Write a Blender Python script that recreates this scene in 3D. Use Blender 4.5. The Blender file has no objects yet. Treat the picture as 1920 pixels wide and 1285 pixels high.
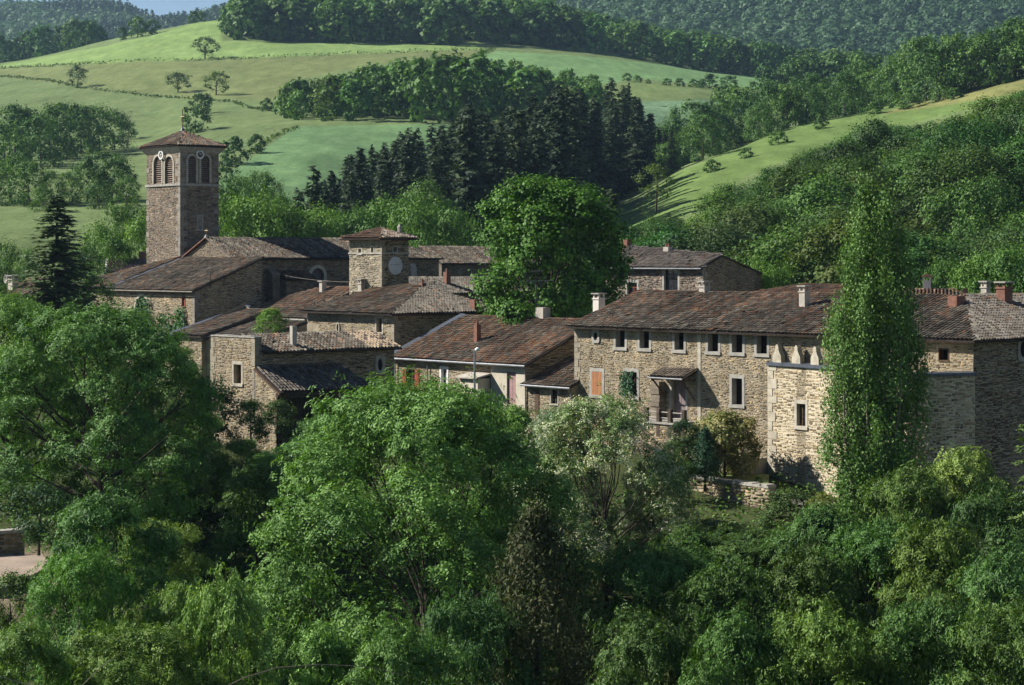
import bpy, math, random
import numpy as np
from mathutils import Vector, Matrix

# ------------------------------------------------------------------ camera, sky, sun, exposure
SC = bpy.context.scene
F, VH, EYE = 3840.0, 490.0, 30.0          # focal length in photo pixels, horizon row, eye height
R = math.radians
cam_d = bpy.data.cameras.new('camera'); cam = bpy.data.objects.new('camera', cam_d)
SC.collection.objects.link(cam); SC.camera = cam
cam_d.sensor_width = 36.0; cam_d.lens = 36.0 * F / 1920.0
cam_d.shift_y = -(642.5 - VH) / 1920.0
cam_d.clip_start = 0.5; cam_d.clip_end = 20000
cam.location = (0, 0, EYE); cam.rotation_euler = (R(90), 0, 0)
SUN_TRAVEL = Vector((0.97, -0.2, 0)).normalized(); SUN_EL = R(36)
sv = Vector((SUN_TRAVEL.x * math.cos(SUN_EL), SUN_TRAVEL.y * math.cos(SUN_EL), -math.sin(SUN_EL)))
W = bpy.data.worlds.new('World'); SC.world = W; W.use_nodes = True
wn = W.node_tree.nodes; wl = W.node_tree.links
sky = wn.new('ShaderNodeTexSky'); sky.sky_type = 'NISHITA'; sky.sun_disc = False
sky.sun_elevation = SUN_EL
sky.sun_rotation = math.atan2(-SUN_TRAVEL.x, -SUN_TRAVEL.y)
sky.air_density = 0.9; sky.dust_density = 0.2; sky.ozone_density = 1.2; sky.altitude = 1200
wl.new(sky.outputs[0], wn['Background'].inputs[0]); wn['Background'].inputs[1].default_value = 0.05
sun_d = bpy.data.lights.new('sun', 'SUN'); sun = bpy.data.objects.new('sun', sun_d)
SC.collection.objects.link(sun); sun_d.energy = 5.0; sun_d.angle = R(0.53); sun_d.color = (1.0, 0.955, 0.88)
sun.rotation_euler = sv.to_track_quat('-Z', 'Y').to_euler(); sun.location = (-60, 40, 120)
SC.view_settings.view_transform = 'Standard'; SC.view_settings.look = 'None'
SC.view_settings.exposure = 0.93; SC.view_settings.gamma = 1.0; SC.view_settings.use_curve_mapping = False
SC.render.engine = 'CYCLES'
SC.cycles.max_bounces = 5; SC.cycles.diffuse_bounces = 1; SC.cycles.glossy_bounces = 2
SC.cycles.transmission_bounces = 3; SC.cycles.transparent_max_bounces = 6; SC.cycles.volume_bounces = 0
SC.cycles.use_adaptive_sampling = True; SC.cycles.adaptive_threshold = 0.02
SC.cycles.caustics_reflective = False; SC.cycles.caustics_refractive = False

COL = SC.collection
# ------------------------------------------------------------------ helpers: pixels to places, meshes, objects
def pt(u, v, d): return np.array([(u - 960) / F * d, d, EYE + (VH - v) / F * d])
def zat(v, d): return EYE + (VH - v) / F * d

def link(name, data, parent=None, loc=None, rz=None):
    o = bpy.data.objects.new(name, data); COL.objects.link(o)
    if parent is not None: o.parent = parent
    if loc is not None: o.location = loc
    if rz is not None: o.rotation_euler = (0, 0, rz)
    return o
def tag(o, label=None, cat=None, group=None, kind=None):
    if label: o['label'] = label
    if cat: o['category'] = cat
    if group: o['group'] = group
    if kind: o['kind'] = kind
    return o

def npmesh(name, V, faces, mats=(), cols=None, smooth=False, midx=None):
    """faces: list of int arrays (n,3) or (n,4)"""
    if isinstance(faces, np.ndarray): faces = [faces]
    me = bpy.data.meshes.new(name)
    V = np.asarray(V, dtype=np.float32)
    me.vertices.add(len(V)); me.vertices.foreach_set('co', V.ravel())
    loops = np.concatenate([f.ravel() for f in faces]).astype(np.int32)
    tot = np.concatenate([np.full(len(f), f.shape[1], dtype=np.int32) for f in faces])
    start = np.concatenate([[0], np.cumsum(tot)[:-1]]).astype(np.int32)
    me.loops.add(len(loops)); me.loops.foreach_set('vertex_index', loops)
    me.polygons.add(len(tot)); me.polygons.foreach_set('loop_start', start)
    me.polygons.foreach_set('loop_total', tot)
    if smooth: me.polygons.foreach_set('use_smooth', np.ones(len(tot), dtype=bool))
    for m in mats: me.materials.append(m)
    if midx is not None: me.polygons.foreach_set('material_index', np.asarray(midx, dtype=np.int32))
    me.update(calc_edges=True)
    if cols is not None:
        c = np.ones((len(V), 4), dtype=np.float32); c[:, :3] = cols
        a = me.color_attributes.new('Col', 'FLOAT_COLOR', 'POINT'); a.data.foreach_set('color', c.ravel())
    return me

class MB:
    """collects polygons of any size into one mesh"""
    def __init__(s): s.v = []; s.f = []; s.m = []
    def poly(s, pts, m=0):
        i = len(s.v); s.v += [tuple(map(float, p)) for p in pts]; s.f.append(tuple(range(i, i + len(pts)))); s.m.append(m)
    def hexa(s, p, m=0):      # 8 points: bottom ring 0-3, top ring 4-7
        i = len(s.v); s.v += [tuple(map(float, q)) for q in p]
        for q in ((0,3,2,1),(4,5,6,7),(0,1,5,4),(1,2,6,5),(2,3,7,6),(3,0,4,7)): s.f.append(tuple(i + k for k in q)); s.m.append(m)
    def box(s, x0, x1, y0, y1, z0, z1, m=0):
        s.hexa([(x0,y0,z0),(x1,y0,z0),(x1,y1,z0),(x0,y1,z0),(x0,y0,z1),(x1,y0,z1),(x1,y1,z1),(x0,y1,z1)], m)
    def tube(s, path, rad, n=6, m=0, cap=True):
        path = [Vector(p) for p in path]
        if not hasattr(rad, '__len__'): rad = [rad] * len(path)
        i0 = len(s.v)
        for k, p in enumerate(path):
            t = (path[min(k+1, len(path)-1)] - path[max(k-1, 0)]).normalized()
            a = t.orthogonal().normalized(); b = t.cross(a)
            if k and a.dot(pa) < 0: a, b = -a, -b
            if k:
                a = (pa - t * pa.dot(t)).normalized(); b = t.cross(a)
            pa = a
            for j in range(n):
                an = 2 * math.pi * j / n
                s.v.append(tuple(p + (a * math.cos(an) + b * math.sin(an)) * rad[k]))
        for k in range(len(path) - 1):
            for j in range(n):
                A = i0 + k*n + j; B = i0 + k*n + (j+1) % n
                s.f.append((A, B, B + n, A + n)); s.m.append(m)
        if cap:
            s.f.append(tuple(i0 + j for j in reversed(range(n)))); s.m.append(m)
            s.f.append(tuple(i0 + (len(path)-1)*n + j for j in range(n))); s.m.append(m)
    def mesh(s, name, mats, smooth=False):
        me = bpy.data.meshes.new(name); me.from_pydata(s.v, [], s.f)
        for m in (mats if isinstance(mats, (list, tuple)) else [mats]): me.materials.append(m)
        if max(s.m, default=0): me.polygons.foreach_set('material_index', s.m)
        if smooth: me.polygons.foreach_set('use_smooth', [True] * len(s.f))
        me.update(); return me
    def build(s, name, mats, parent=None, loc=None, rz=None, smooth=False):
        return link(name, s.mesh(name, mats, smooth), parent, loc, rz)

# ------------------------------------------------------------------ materials
def new_mat(name):
    m = bpy.data.materials.new(name); m.use_nodes = True
    nt = m.node_tree; return m, nt.nodes, nt.links, nt.nodes['Principled BSDF']
def noise(n, l, scale, detail=4, rough=.55, coord=None):
    t = n.new('ShaderNodeTexNoise'); t.inputs['Scale'].default_value = scale
    t.inputs['Detail'].default_value = detail; t.inputs['Roughness'].default_value = rough
    if coord is None:
        coord = n.new('ShaderNodeTexCoord').outputs['Object']
    l.new(coord, t.inputs['Vector']); return t.outputs['Fac']
def ramp(n, l, fac, lo, hi, a=.3, b=.7):
    r = n.new('ShaderNodeValToRGB'); r.color_ramp.elements[0].position = a; r.color_ramp.elements[1].position = b
    r.color_ramp.elements[0].color = (*lo, 1); r.color_ramp.elements[1].color = (*hi, 1)
    l.new(fac, r.inputs[0]); return r.outputs[0]
def mul(n, l, a, b, fac=1.0, mode='MULTIPLY'):
    x = n.new('ShaderNodeMix'); x.data_type = 'RGBA'; x.blend_type = mode; x.inputs[0].default_value = fac
    l.new(a, x.inputs[6]); l.new(b, x.inputs[7]); return x.outputs[2]
def plain(name, col, rough=.8, sc=3.0, amt=.35, bump=0.0, metal=0.0, spec=.3):
    m, n, l, p = new_mat(name)
    f = noise(n, l, sc)
    c = ramp(n, l, f, [x * (1 - amt) for x in col], [min(1, x * (1 + amt)) for x in col])
    f2 = noise(n, l, sc * 9)
    c = mul(n, l, c, ramp(n, l, f2, (1 - amt*.6,) * 3, (1 + amt*.3,) * 3))
    l.new(c, p.inputs['Base Color']); p.inputs['Roughness'].default_value = rough
    p.inputs['Metallic'].default_value = metal; p.inputs['Specular IOR Level'].default_value = spec
    if bump:
        b = n.new('ShaderNodeBump'); b.inputs['Strength'].default_value = bump; b.inputs['Distance'].default_value = .03
        l.new(f2, b.inputs['Height']); l.new(b.outputs[0], p.inputs['Normal'])
    return m
def attr_mat(name, rough=.9, sc=1.2, amt=.3, fine=22, bump=.5, spec=.2, stain=None):
    m, n, l, p = new_mat(name)
    a = n.new('ShaderNodeAttribute'); a.attribute_name = 'Col'
    c = mul(n, l, a.outputs['Color'], ramp(n, l, noise(n, l, sc), (1 - amt,) * 3, (1 + amt*.5,) * 3))
    f2 = noise(n, l, fine)
    c = mul(n, l, c, ramp(n, l, f2, (.72,) * 3, (1.12,) * 3))
    if stain:
        f3 = noise(n, l, .33, 6, .7)
        c = mul(n, l, c, ramp(n, l, f3, stain, (1.08, 1.06, 1.02), .36, .58))
        mp_ = n.new('ShaderNodeMapping'); mp_.inputs['Scale'].default_value = (1.3, 1.3, .13); l.new(n.new('ShaderNodeTexCoord').outputs['Object'], mp_.inputs['Vector'])
        c = mul(n, l, c, ramp(n, l, noise(n, l, 1.0, 5, .6, mp_.outputs[0]), (.62, .6, .57), (1.1, 1.09, 1.06), .34, .56))
    l.new(c, p.inputs['Base Color']); p.inputs['Roughness'].default_value = rough
    p.inputs['Specular IOR Level'].default_value = spec
    b = n.new('ShaderNodeBump'); b.inputs['Strength'].default_value = bump; b.inputs['Distance'].default_value = .02
    l.new(f2, b.inputs['Height']); l.new(b.outputs[0], p.inputs['Normal'])
    return m
def leaf_mat(name, trans=.2, rough=.6, spec=.16, vary=.35, tint=(1.25, 1.3, .55)):
    m, n, l, p = new_mat(name)
    a = n.new('ShaderNodeAttribute'); a.attribute_name = 'Col'
    oi = n.new('ShaderNodeObjectInfo')
    c = mul(n, l, a.outputs['Color'], ramp(n, l, oi.outputs['Random'], (1 - vary, 1 - vary*.85, 1 - vary*.6), (1 + vary*.8, 1 + vary*.5, 1 + vary*.2), 0, 1))
    c = mul(n, l, c, oi.outputs['Color'])
    l.new(c, p.inputs['Base Color']); p.inputs['Roughness'].default_value = rough
    p.inputs['Specular IOR Level'].default_value = spec
    t = n.new('ShaderNodeBsdfTranslucent')
    tc = n.new('ShaderNodeRGB'); tc.outputs[0].default_value = (*tint, 1)
    l.new(mul(n, l, c, tc.outputs[0]), t.inputs['Color'])
    mx = n.new('ShaderNodeMixShader'); mx.inputs[0].default_value = trans
    l.new(p.outputs[0], mx.inputs[1]); l.new(t.outputs[0], mx.inputs[2])
    l.new(mx.outputs[0], n['Material Output'].inputs['Surface'])
    return m

M = dict(
    stone=attr_mat('rubble_stone', stain=(.5, .48, .44)),
    tile=attr_mat('canal_tile', rough=.85, sc=.5, amt=.35, fine=14, bump=.35),
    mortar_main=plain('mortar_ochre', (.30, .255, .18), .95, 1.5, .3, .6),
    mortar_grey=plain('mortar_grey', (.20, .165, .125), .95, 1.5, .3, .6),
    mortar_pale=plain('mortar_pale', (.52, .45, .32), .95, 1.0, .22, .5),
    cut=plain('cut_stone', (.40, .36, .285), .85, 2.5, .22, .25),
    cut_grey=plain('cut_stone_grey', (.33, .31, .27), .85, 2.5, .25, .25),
    quoin=plain('corner_stone', (.29, .25, .185), .9, 2.0, .3, .35),
    quoin_grey=plain('corner_stone_grey', (.245, .215, .175), .9, 2.0, .3, .35),
    quoin_pale=plain('corner_stone_pale', (.42, .375, .285), .9, 2.0, .25, .35),
    render=plain('cream_render', (.50, .45, .35), .9, 1.2, .15, .15),
    under=plain('roof_boards', (.05, .035, .025), .95, 4, .4),
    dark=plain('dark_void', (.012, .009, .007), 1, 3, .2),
    wood=plain('old_wood', (.10, .06, .035), .85, 6, .45, .3),
    wood_grey=plain('grey_planks', (.075, .055, .04), .9, 6, .45, .3),
    orange=plain('orange_shutter_paint', (.36, .16, .07), .6, 4, .18),
    redpaint=plain('red_shutter_paint', (.28, .055, .025), .65, 4, .25),
    mauve=plain('grey_mauve_paint', (.19, .15, .15), .6, 3, .18),
    pink=plain('faded_pink_paint', (.34, .2, .19), .7, 3, .15),
    white=plain('white_paint', (.7, .69, .66), .6, 3, .1),
    glass=plain('dark_glass', (.02, .022, .026), .12, 2, .3, 0, 0, .6),
    lead=plain('lead_flashing', (.075, .085, .105), .5, 2, .2, 0, .25, .5),
    zinc=plain('zinc_gutter', (.26, .27, .28), .45, 3, .2, 0, .5, .5),
    brick=plain('red_brick', (.21, .10, .07), .9, 5, .3, .4),
    concrete=plain('pale_cement', (.42, .38, .32), .9, 3, .2, .3),
    iron=plain('dark_iron', (.03, .028, .026), .6, 5, .3, 0, .5),
    bark=plain('bark', (.055, .042, .03), .95, 5, .45, .6),
    bark_pale=plain('pale_bark', (.16, .135, .10), .95, 5, .35, .5),
    leaf=leaf_mat('broadleaf'),
    leaf_far=leaf_mat('broadleaf_far', trans=.22, vary=.3),
    leaf_shiny=leaf_mat('poplar_leaf', rough=.55, spec=.15, vary=.1),
    needle=leaf_mat('needles', trans=.1, rough=.65, spec=.2, vary=.3),
)
# ------------------------------------------------------------------ terrain height table (columns of knots across the valley)
# each column: photo column u -> list of (distance, height relative to the eye)
def kv(lst): return [(d, (VH - v) / F * d) for d, v in lst]
NEAR_L = [(0,-2.2),(40,-14),(70,-18),(84,-15.4),(90,-14.1),(97,-14.0),(104,-13.6),(120,-12.6),(150,-11),(190,-10),(225,-10)]
NEAR_M = [(0,-2.2),(40,-14),(62,-20),(80,-25),(94,-23),(104,-18),(112,-14.2),(117,-12.4),(130,-11.8),(160,-11),(190,-10.5),(225,-12)]
NEAR_R = [(0,-2.2),(40,-14),(62,-20),(80,-24.5),(94,-21.5),(103,-16.2),(109,-14.0),(116,-13.3),(124,-12.2),(150,-11.5),(180,-11),(205,-11)]
TCOLS = [
 (-400, NEAR_L + kv([(300,440),(420,350),(560,290),(700,225),(850,175),(960,150),(1060,142),(1200,165),(1500,200)])),
 (0,    NEAR_L + kv([(300,435),(420,335),(560,272),(700,205),(850,150),(960,126),(1040,120),(1200,150),(1500,190)])),
 (270,  NEAR_L + kv([(300,432),(420,325),(560,255),(700,185),(820,118),(950,70),(1020,62),(1200,110),(1500,170)])),
 (420,  NEAR_M + kv([(300,430),(400,335),(500,255),(600,212),(700,170),(820,112),(920,60),(1000,40),(1200,70),(1500,140)])),
 (560,  NEAR_M + kv([(300,455),(400,335),(510,242),(600,208),(700,165),(820,104),(900,77),(1020,36),(1200,50),(1500,140)])),
 (760,  NEAR_M + kv([(300,520),(370,430),(440,330),(520,238),(620,190),(740,130),(820,104),(900,79),(1020,38),(1200,45),(1500,140)])),
 (930,  NEAR_M + kv([(300,540),(370,440),(440,340),(540,240),(640,185),(760,125),(840,97),(900,88),(1020,50),(1200,50),(1500,140)])),
 (1150, NEAR_M + kv([(300,480),(350,425),(400,395),(470,330),(560,225),(660,185),(780,135),(860,112),(900,108),(1020,75),(1200,70),(1500,140)])),
 (1300, NEAR_R + kv([(250,505),(300,422),(340,378),(385,340),(435,306),(480,318),(560,260),(640,200),(760,158),(880,135),(940,128),(1040,105),(1200,110),(1500,150)])),
 (1480, NEAR_R + kv([(250,480),(300,392),(350,335),(410,275),(470,240),(520,252),(640,240),(760,185),(880,160),(960,150),(1100,140),(1500,170)])),
 (1700, NEAR_R + kv([(250,450),(300,362),(350,300),(410,240),(470,198),(520,188),(600,215),(800,215),(1000,190),(1500,190)])),
 (1920, NEAR_R + kv([(240,420),(290,330),(340,255),(400,185),(460,140),(510,124),(600,160),(800,180),(1000,180),(1500,190)])),
 (2400, NEAR_R + kv([(240,330),(290,240),(340,165),(400,95),(460,50),(510,40),(600,70),(800,120),(1000,150),(1500,190)])),
]
DS = np.concatenate([np.linspace(0, 60, 13)[:-1], np.linspace(60, 240, 73)[:-1], np.linspace(240, 700, 185)[:-1], np.linspace(700, 1100, 110)[:-1], np.linspace(1100, 1500, 14)])
US = np.concatenate([np.linspace(-1400, -100, 14)[:-1], np.linspace(-100, 2020, 266)[:-1], np.linspace(2020, 3300, 14)])
def pchip(x, y, xi):
    h = np.diff(x); dl = np.diff(y) / h; m = np.zeros(len(x))
    for k in range(1, len(x) - 1):
        if dl[k-1] * dl[k] > 0:
            w1 = 2*h[k] + h[k-1]; w2 = h[k] + 2*h[k-1]; m[k] = (w1 + w2) / (w1 / dl[k-1] + w2 / dl[k])
    m[0] = dl[0]; m[-1] = dl[-1]
    i = np.clip(np.searchsorted(x, xi) - 1, 0, len(h) - 1); t = (xi - x[i]) / h[i]
    return ((1+2*t)*(1-t)**2)*y[i] + t*(1-t)**2*h[i]*m[i] + t*t*(3-2*t)*y[i+1] + t*t*(t-1)*h[i]*m[i+1]
_cu = np.array([c[0] for c in TCOLS], float)
_cz = np.array([pchip(np.array([k[0] for k in c[1]], float), np.array([k[1] for k in c[1]], float), DS) for c in TCOLS])
TZ = np.empty((len(US), len(DS)))
for j in range(len(DS)): TZ[:, j] = pchip(_cu, _cz[:, j], np.clip(US, -400, 2400))
_r = np.random.default_rng(5)
def vnoise(x, y, s, seed=0):
    x = np.asarray(x, float) / s; y = np.asarray(y, float) / s
    xi = np.floor(x).astype(int); yi = np.floor(y).astype(int); fx = x - xi; fy = y - yi
    fx = fx*fx*(3-2*fx); fy = fy*fy*(3-2*fy)
    def h(a, b):
        n = np.sin(a * 127.1 + b * 311.7 + seed * 74.7) * 43758.5453
        return n - np.floor(n)
    return (h(xi, yi)*(1-fx) + h(xi+1, yi)*fx)*(1-fy) + (h(xi, yi+1)*(1-fx) + h(xi+1, yi+1)*fx)*fy
UU, DD = np.meshgrid(US, DS, indexing='ij')
XX = (UU - 960) / F * DD
TZ += (vnoise(XX, DD, 9, 1) - .5) * .5 * np.clip((DD - 60) / 100, 0, 1) + (vnoise(XX, DD, 45, 2) - .5) * 1.5 * np.clip((DD - 240) / 200, 0, 1)
def ground(x, y):
    u = 960 + F * x / max(y, 1e-3)
    i = min(max(np.searchsorted(US, u) - 1, 0), len(US) - 2); j = min(max(np.searchsorted(DS, y) - 1, 0), len(DS) - 2)
    a = min(max((u - US[i]) / (US[i+1] - US[i]), 0), 1); b = min(max((y - DS[j]) / (DS[j+1] - DS[j]), 0), 1)
    return EYE + (TZ[i,j]*(1-a) + TZ[i+1,j]*a)*(1-b) + (TZ[i,j+1]*(1-a) + TZ[i+1,j+1]*a)*b
def gud(u, d):
    x = (u - 960) / F * d; return (x, d, ground(x, d))
def vground(u, d): return VH - (gud(u, d)[2] - EYE) * F / d

def inpoly(px, py, poly):
    px = np.asarray(px, float); py = np.asarray(py, float); r = np.zeros(px.shape, bool); n = len(poly)
    for i in range(n):
        x0, y0 = poly[i]; x1, y1 = poly[(i+1) % n]
        c = (y0 > py) != (y1 > py)
        with np.errstate(divide='ignore', invalid='ignore'):
            r ^= c & (px < (x1 - x0) * (py - y0) / (y1 - y0 + 1e-12) + x0)
    return r

# ------------------------------------------------------------------ buildings
GA = R(49)
def solve2(k, O, e):            # t*(k,1) = O + s*e
    A = np.array([[k, -e[0]], [1.0, -e[1]]]); return np.linalg.solve(A, O)
class House:
    """origin at the near corner; local x runs along the sunlit face (negative = to the left), local y runs back along the shaded face"""
    def __init__(s, name, label, cat, u, d, base, rot=-GA, group=None):
        s.k = (u - 960) / F; s.d = d; s.base = base; s.rot = rot
        s.O = np.array([s.k * d, d]); s.a = np.array([math.cos(rot), math.sin(rot)]); s.b = np.array([-math.sin(rot), math.cos(rot)])
        s.o = link(name, None, None, (s.O[0], d, base), rot); tag(s.o, label, cat, group); s.o.empty_display_size = .5
    def z(s, v, d=None): return zat(v, d or s.d) - s.base
    def lit(s, u, v=VH, y=0.0):
        t, x = solve2((u - 960) / F, s.O + y * s.b, s.a); return x, zat(v, t) - s.base
    def drk(s, u, v=VH, x=0.0):
        t, y = solve2((u - 960) / F, s.O + x * s.a, s.b); return y, zat(v, t) - s.base
    def dist(s, x, y): return (s.O + x * s.a + y * s.b)[1]

def straight(org, e, n):
    org = np.array(org, float); e = np.array(e, float); n = np.array(n, float)
    def f(S, Z, Oo):
        S, Z, Oo = np.broadcast_arrays(np.asarray(S, float), np.asarray(Z, float), np.asarray(Oo, float))
        P = np.empty(S.shape + (3,)); P[..., 0] = org[0] + e[0]*S + n[0]*Oo; P[..., 1] = org[1] + e[1]*S + n[1]*Oo; P[..., 2] = Z
        return P
    return f
LIT = lambda y=0.0: straight((0, y), (1, 0), (0, -1))
DRK = lambda x=0.0: straight((x, 0), (0, 1), (1, 0))
BACK = lambda y: straight((0, y), (1, 0), (0, 1))
LEFT = lambda x: straight((x, 0), (0, 1), (-1, 0))

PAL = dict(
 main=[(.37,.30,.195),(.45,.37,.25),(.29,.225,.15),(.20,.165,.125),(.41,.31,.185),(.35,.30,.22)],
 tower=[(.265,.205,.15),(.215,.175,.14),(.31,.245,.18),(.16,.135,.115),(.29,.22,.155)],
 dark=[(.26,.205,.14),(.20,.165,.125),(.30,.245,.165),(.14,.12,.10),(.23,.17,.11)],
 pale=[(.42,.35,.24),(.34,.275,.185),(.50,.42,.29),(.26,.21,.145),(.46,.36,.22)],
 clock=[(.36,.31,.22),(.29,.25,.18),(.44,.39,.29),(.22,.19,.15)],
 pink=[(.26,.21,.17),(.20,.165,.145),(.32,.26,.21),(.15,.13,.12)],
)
def top_at(prof, s): return np.interp(s, [p[0] for p in prof], [p[1] for p in prof])

def wall_sheet(mb, mp, s0, s1, z0, prof, ops, m=0, depth=.45):
    cuts = sorted({s0, s1, *[p[0] for p in prof if s0 < p[0] < s1], *[o[0] for o in ops], *[o[1] for o in ops]})
    for a, b in zip(cuts[:-1], cuts[1:]):
        if b - a < 1e-5: continue
        c = (a + b) / 2
        hol = sorted([(o[2], o[3]) for o in ops if o[0] <= c <= o[1]])
        z = z0
        for h0, h1 in hol:
            mb.poly([mp(a, z, 0), mp(b, z, 0), mp(b, h0, 0), mp(a, h0, 0)], m); z = h1
        mb.poly([mp(a, z, 0), mp(b, z, 0), mp(b, top_at(prof, b), 0), mp(a, top_at(prof, a), 0)], m)
    for o in ops:
        a, b, h0, h1 = o[:4]
        for q in (((a,h0),(b,h0)), ((b,h0),(b,h1)), ((b,h1),(a,h1)), ((a,h1),(a,h0))):
            (sa, za), (sb, zb) = q
            mb.poly([mp(sa, za, 0), mp(sb, zb, 0), mp(sb, zb, -depth), mp(sa, za, -depth)], m)

def stone_boxes(seed, mp, s0, s1, z0, prof, ops, pal, rowh=(.075,.15), wid=(.13,.42), proud=(.006,.026), gap=.014, zmin=None):
    rng = np.random.default_rng(seed); SL=[];SR=[];ZB=[];ZT=[]
    z = z0 if zmin is None else max(z0, zmin); zmax = max(p[1] for p in prof)
    while z < zmax:
        h = rng.uniform(*rowh)
        n = int((s1 - s0) / wid[0]) + 3
        w = rng.uniform(wid[0], wid[1], n) * rng.choice([.6, 1, 1.35], n, p=[.25, .55, .2]); e = s0 + np.concatenate([[0], np.cumsum(w)])
        l = e[:-1]; r = e[1:]; k = l < s1 - .05; l = l[k]; r = np.minimum(r[k], s1)
        dz = .05 * np.sin(l * .9 + z * 3.1) + .025 * np.sin(l * 4.3 + z * 9) + rng.normal(0, .028, len(l))
        SL.append(l); SR.append(r); ZB.append(z + dz); ZT.append(z + dz + h * rng.uniform(.62, 1.12, len(l))); z += h
    if not SL: return None
    SL, SR, ZB, ZT = map(np.concatenate, (SL, SR, ZB, ZT))
    SL = SL + gap/2; SR = SR - gap/2; ZT = ZT - gap
    ok = np.ones(len(SL), bool)
    for o in ops:
        a, b, h0, h1 = o[0]-o[4], o[1]+o[4], o[2]-o[4], o[3]+o[4]
        zc = (ZB + ZT)/2; sc = (SL + SR)/2
        inz = (zc > h0) & (zc < h1)
        ok &= ~(inz & (sc > a) & (sc < b))
        SR = np.where(inz & (sc <= a), np.minimum(SR, a - .005), SR); SL = np.where(inz & (sc >= b), np.maximum(SL, b + .005), SL)
    tl = top_at(prof, SL) - .03; tr = top_at(prof, SR) - .03
    ok &= (SR - SL > .06) & (np.minimum(tl, tr) - ZB > .04) & (ZT > ZB)
    SL,SR,ZB,ZT,tl,tr = [q[ok] for q in (SL,SR,ZB,ZT,tl,tr)]; n = len(SL)
    if n == 0: return None
    j = lambda a: rng.normal(0, a, n)
    pr = rng.uniform(*proud, n); c = np.minimum(.02, (SR-SL)*.18)
    bl = [(SL, ZB), (SR, ZB), (SR, np.minimum(ZT, tr)), (SL, np.minimum(ZT, tl))]
    V = np.empty((n, 8, 3))
    for q, (s, z) in enumerate(bl):
        js, jz = j(.012), j(.01)
        V[:, q] = mp(s + js, z + jz, np.full(n, -.01))
        sx = (1 if q in (0, 3) else -1); sz = (1 if q in (0, 1) else -1)
        V[:, q+4] = mp(s + js + sx*c, z + jz + sz*c*.7, pr * rng.uniform(.6, 1.2, n))
    Fq = np.array([[4,5,6,7],[0,1,5,4],[1,2,6,5],[2,3,7,6],[3,0,4,7]])
    cols = np.array(PAL[pal])[rng.integers(0, len(PAL[pal]), n)] * rng.uniform(.62, 1.3, (n, 1))
    return V, Fq, cols, (SR-SL)*(ZT-ZB)

def add_stones(H, parts, singles=0, name='stonework'):
    """parts: list of stone_boxes results; the `singles` largest become separate stone objects"""
    parts = [p for p in parts if p is not None]
    if not parts: return
    V = np.concatenate([p[0] for p in parts]); C = np.concatenate([p[2] for p in parts]); A = np.concatenate([p[3] for p in parts]); Fq = parts[0][1]
    par = getattr(H, 'o', H)
    if singles:
        order = np.argsort(-A); idx = order[:singles]; rest = order[singles:]
        for i in idx:
            c = V[i].mean(0); link('stone', npmesh('stone', V[i] - c, Fq, [M['stone']], np.repeat(C[i][None], 8, 0)), par, c)
        V = V[rest]; C = C[rest]
    n = len(V)
    fa = (np.arange(n)[:, None, None] * 8 + Fq[None]).reshape(-1, 4)
    o = link(name, npmesh(name, V.reshape(-1, 3), fa, [M['stone']], np.repeat(C, 8, 0)), par); o['kind'] = 'stuff'; return o

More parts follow.
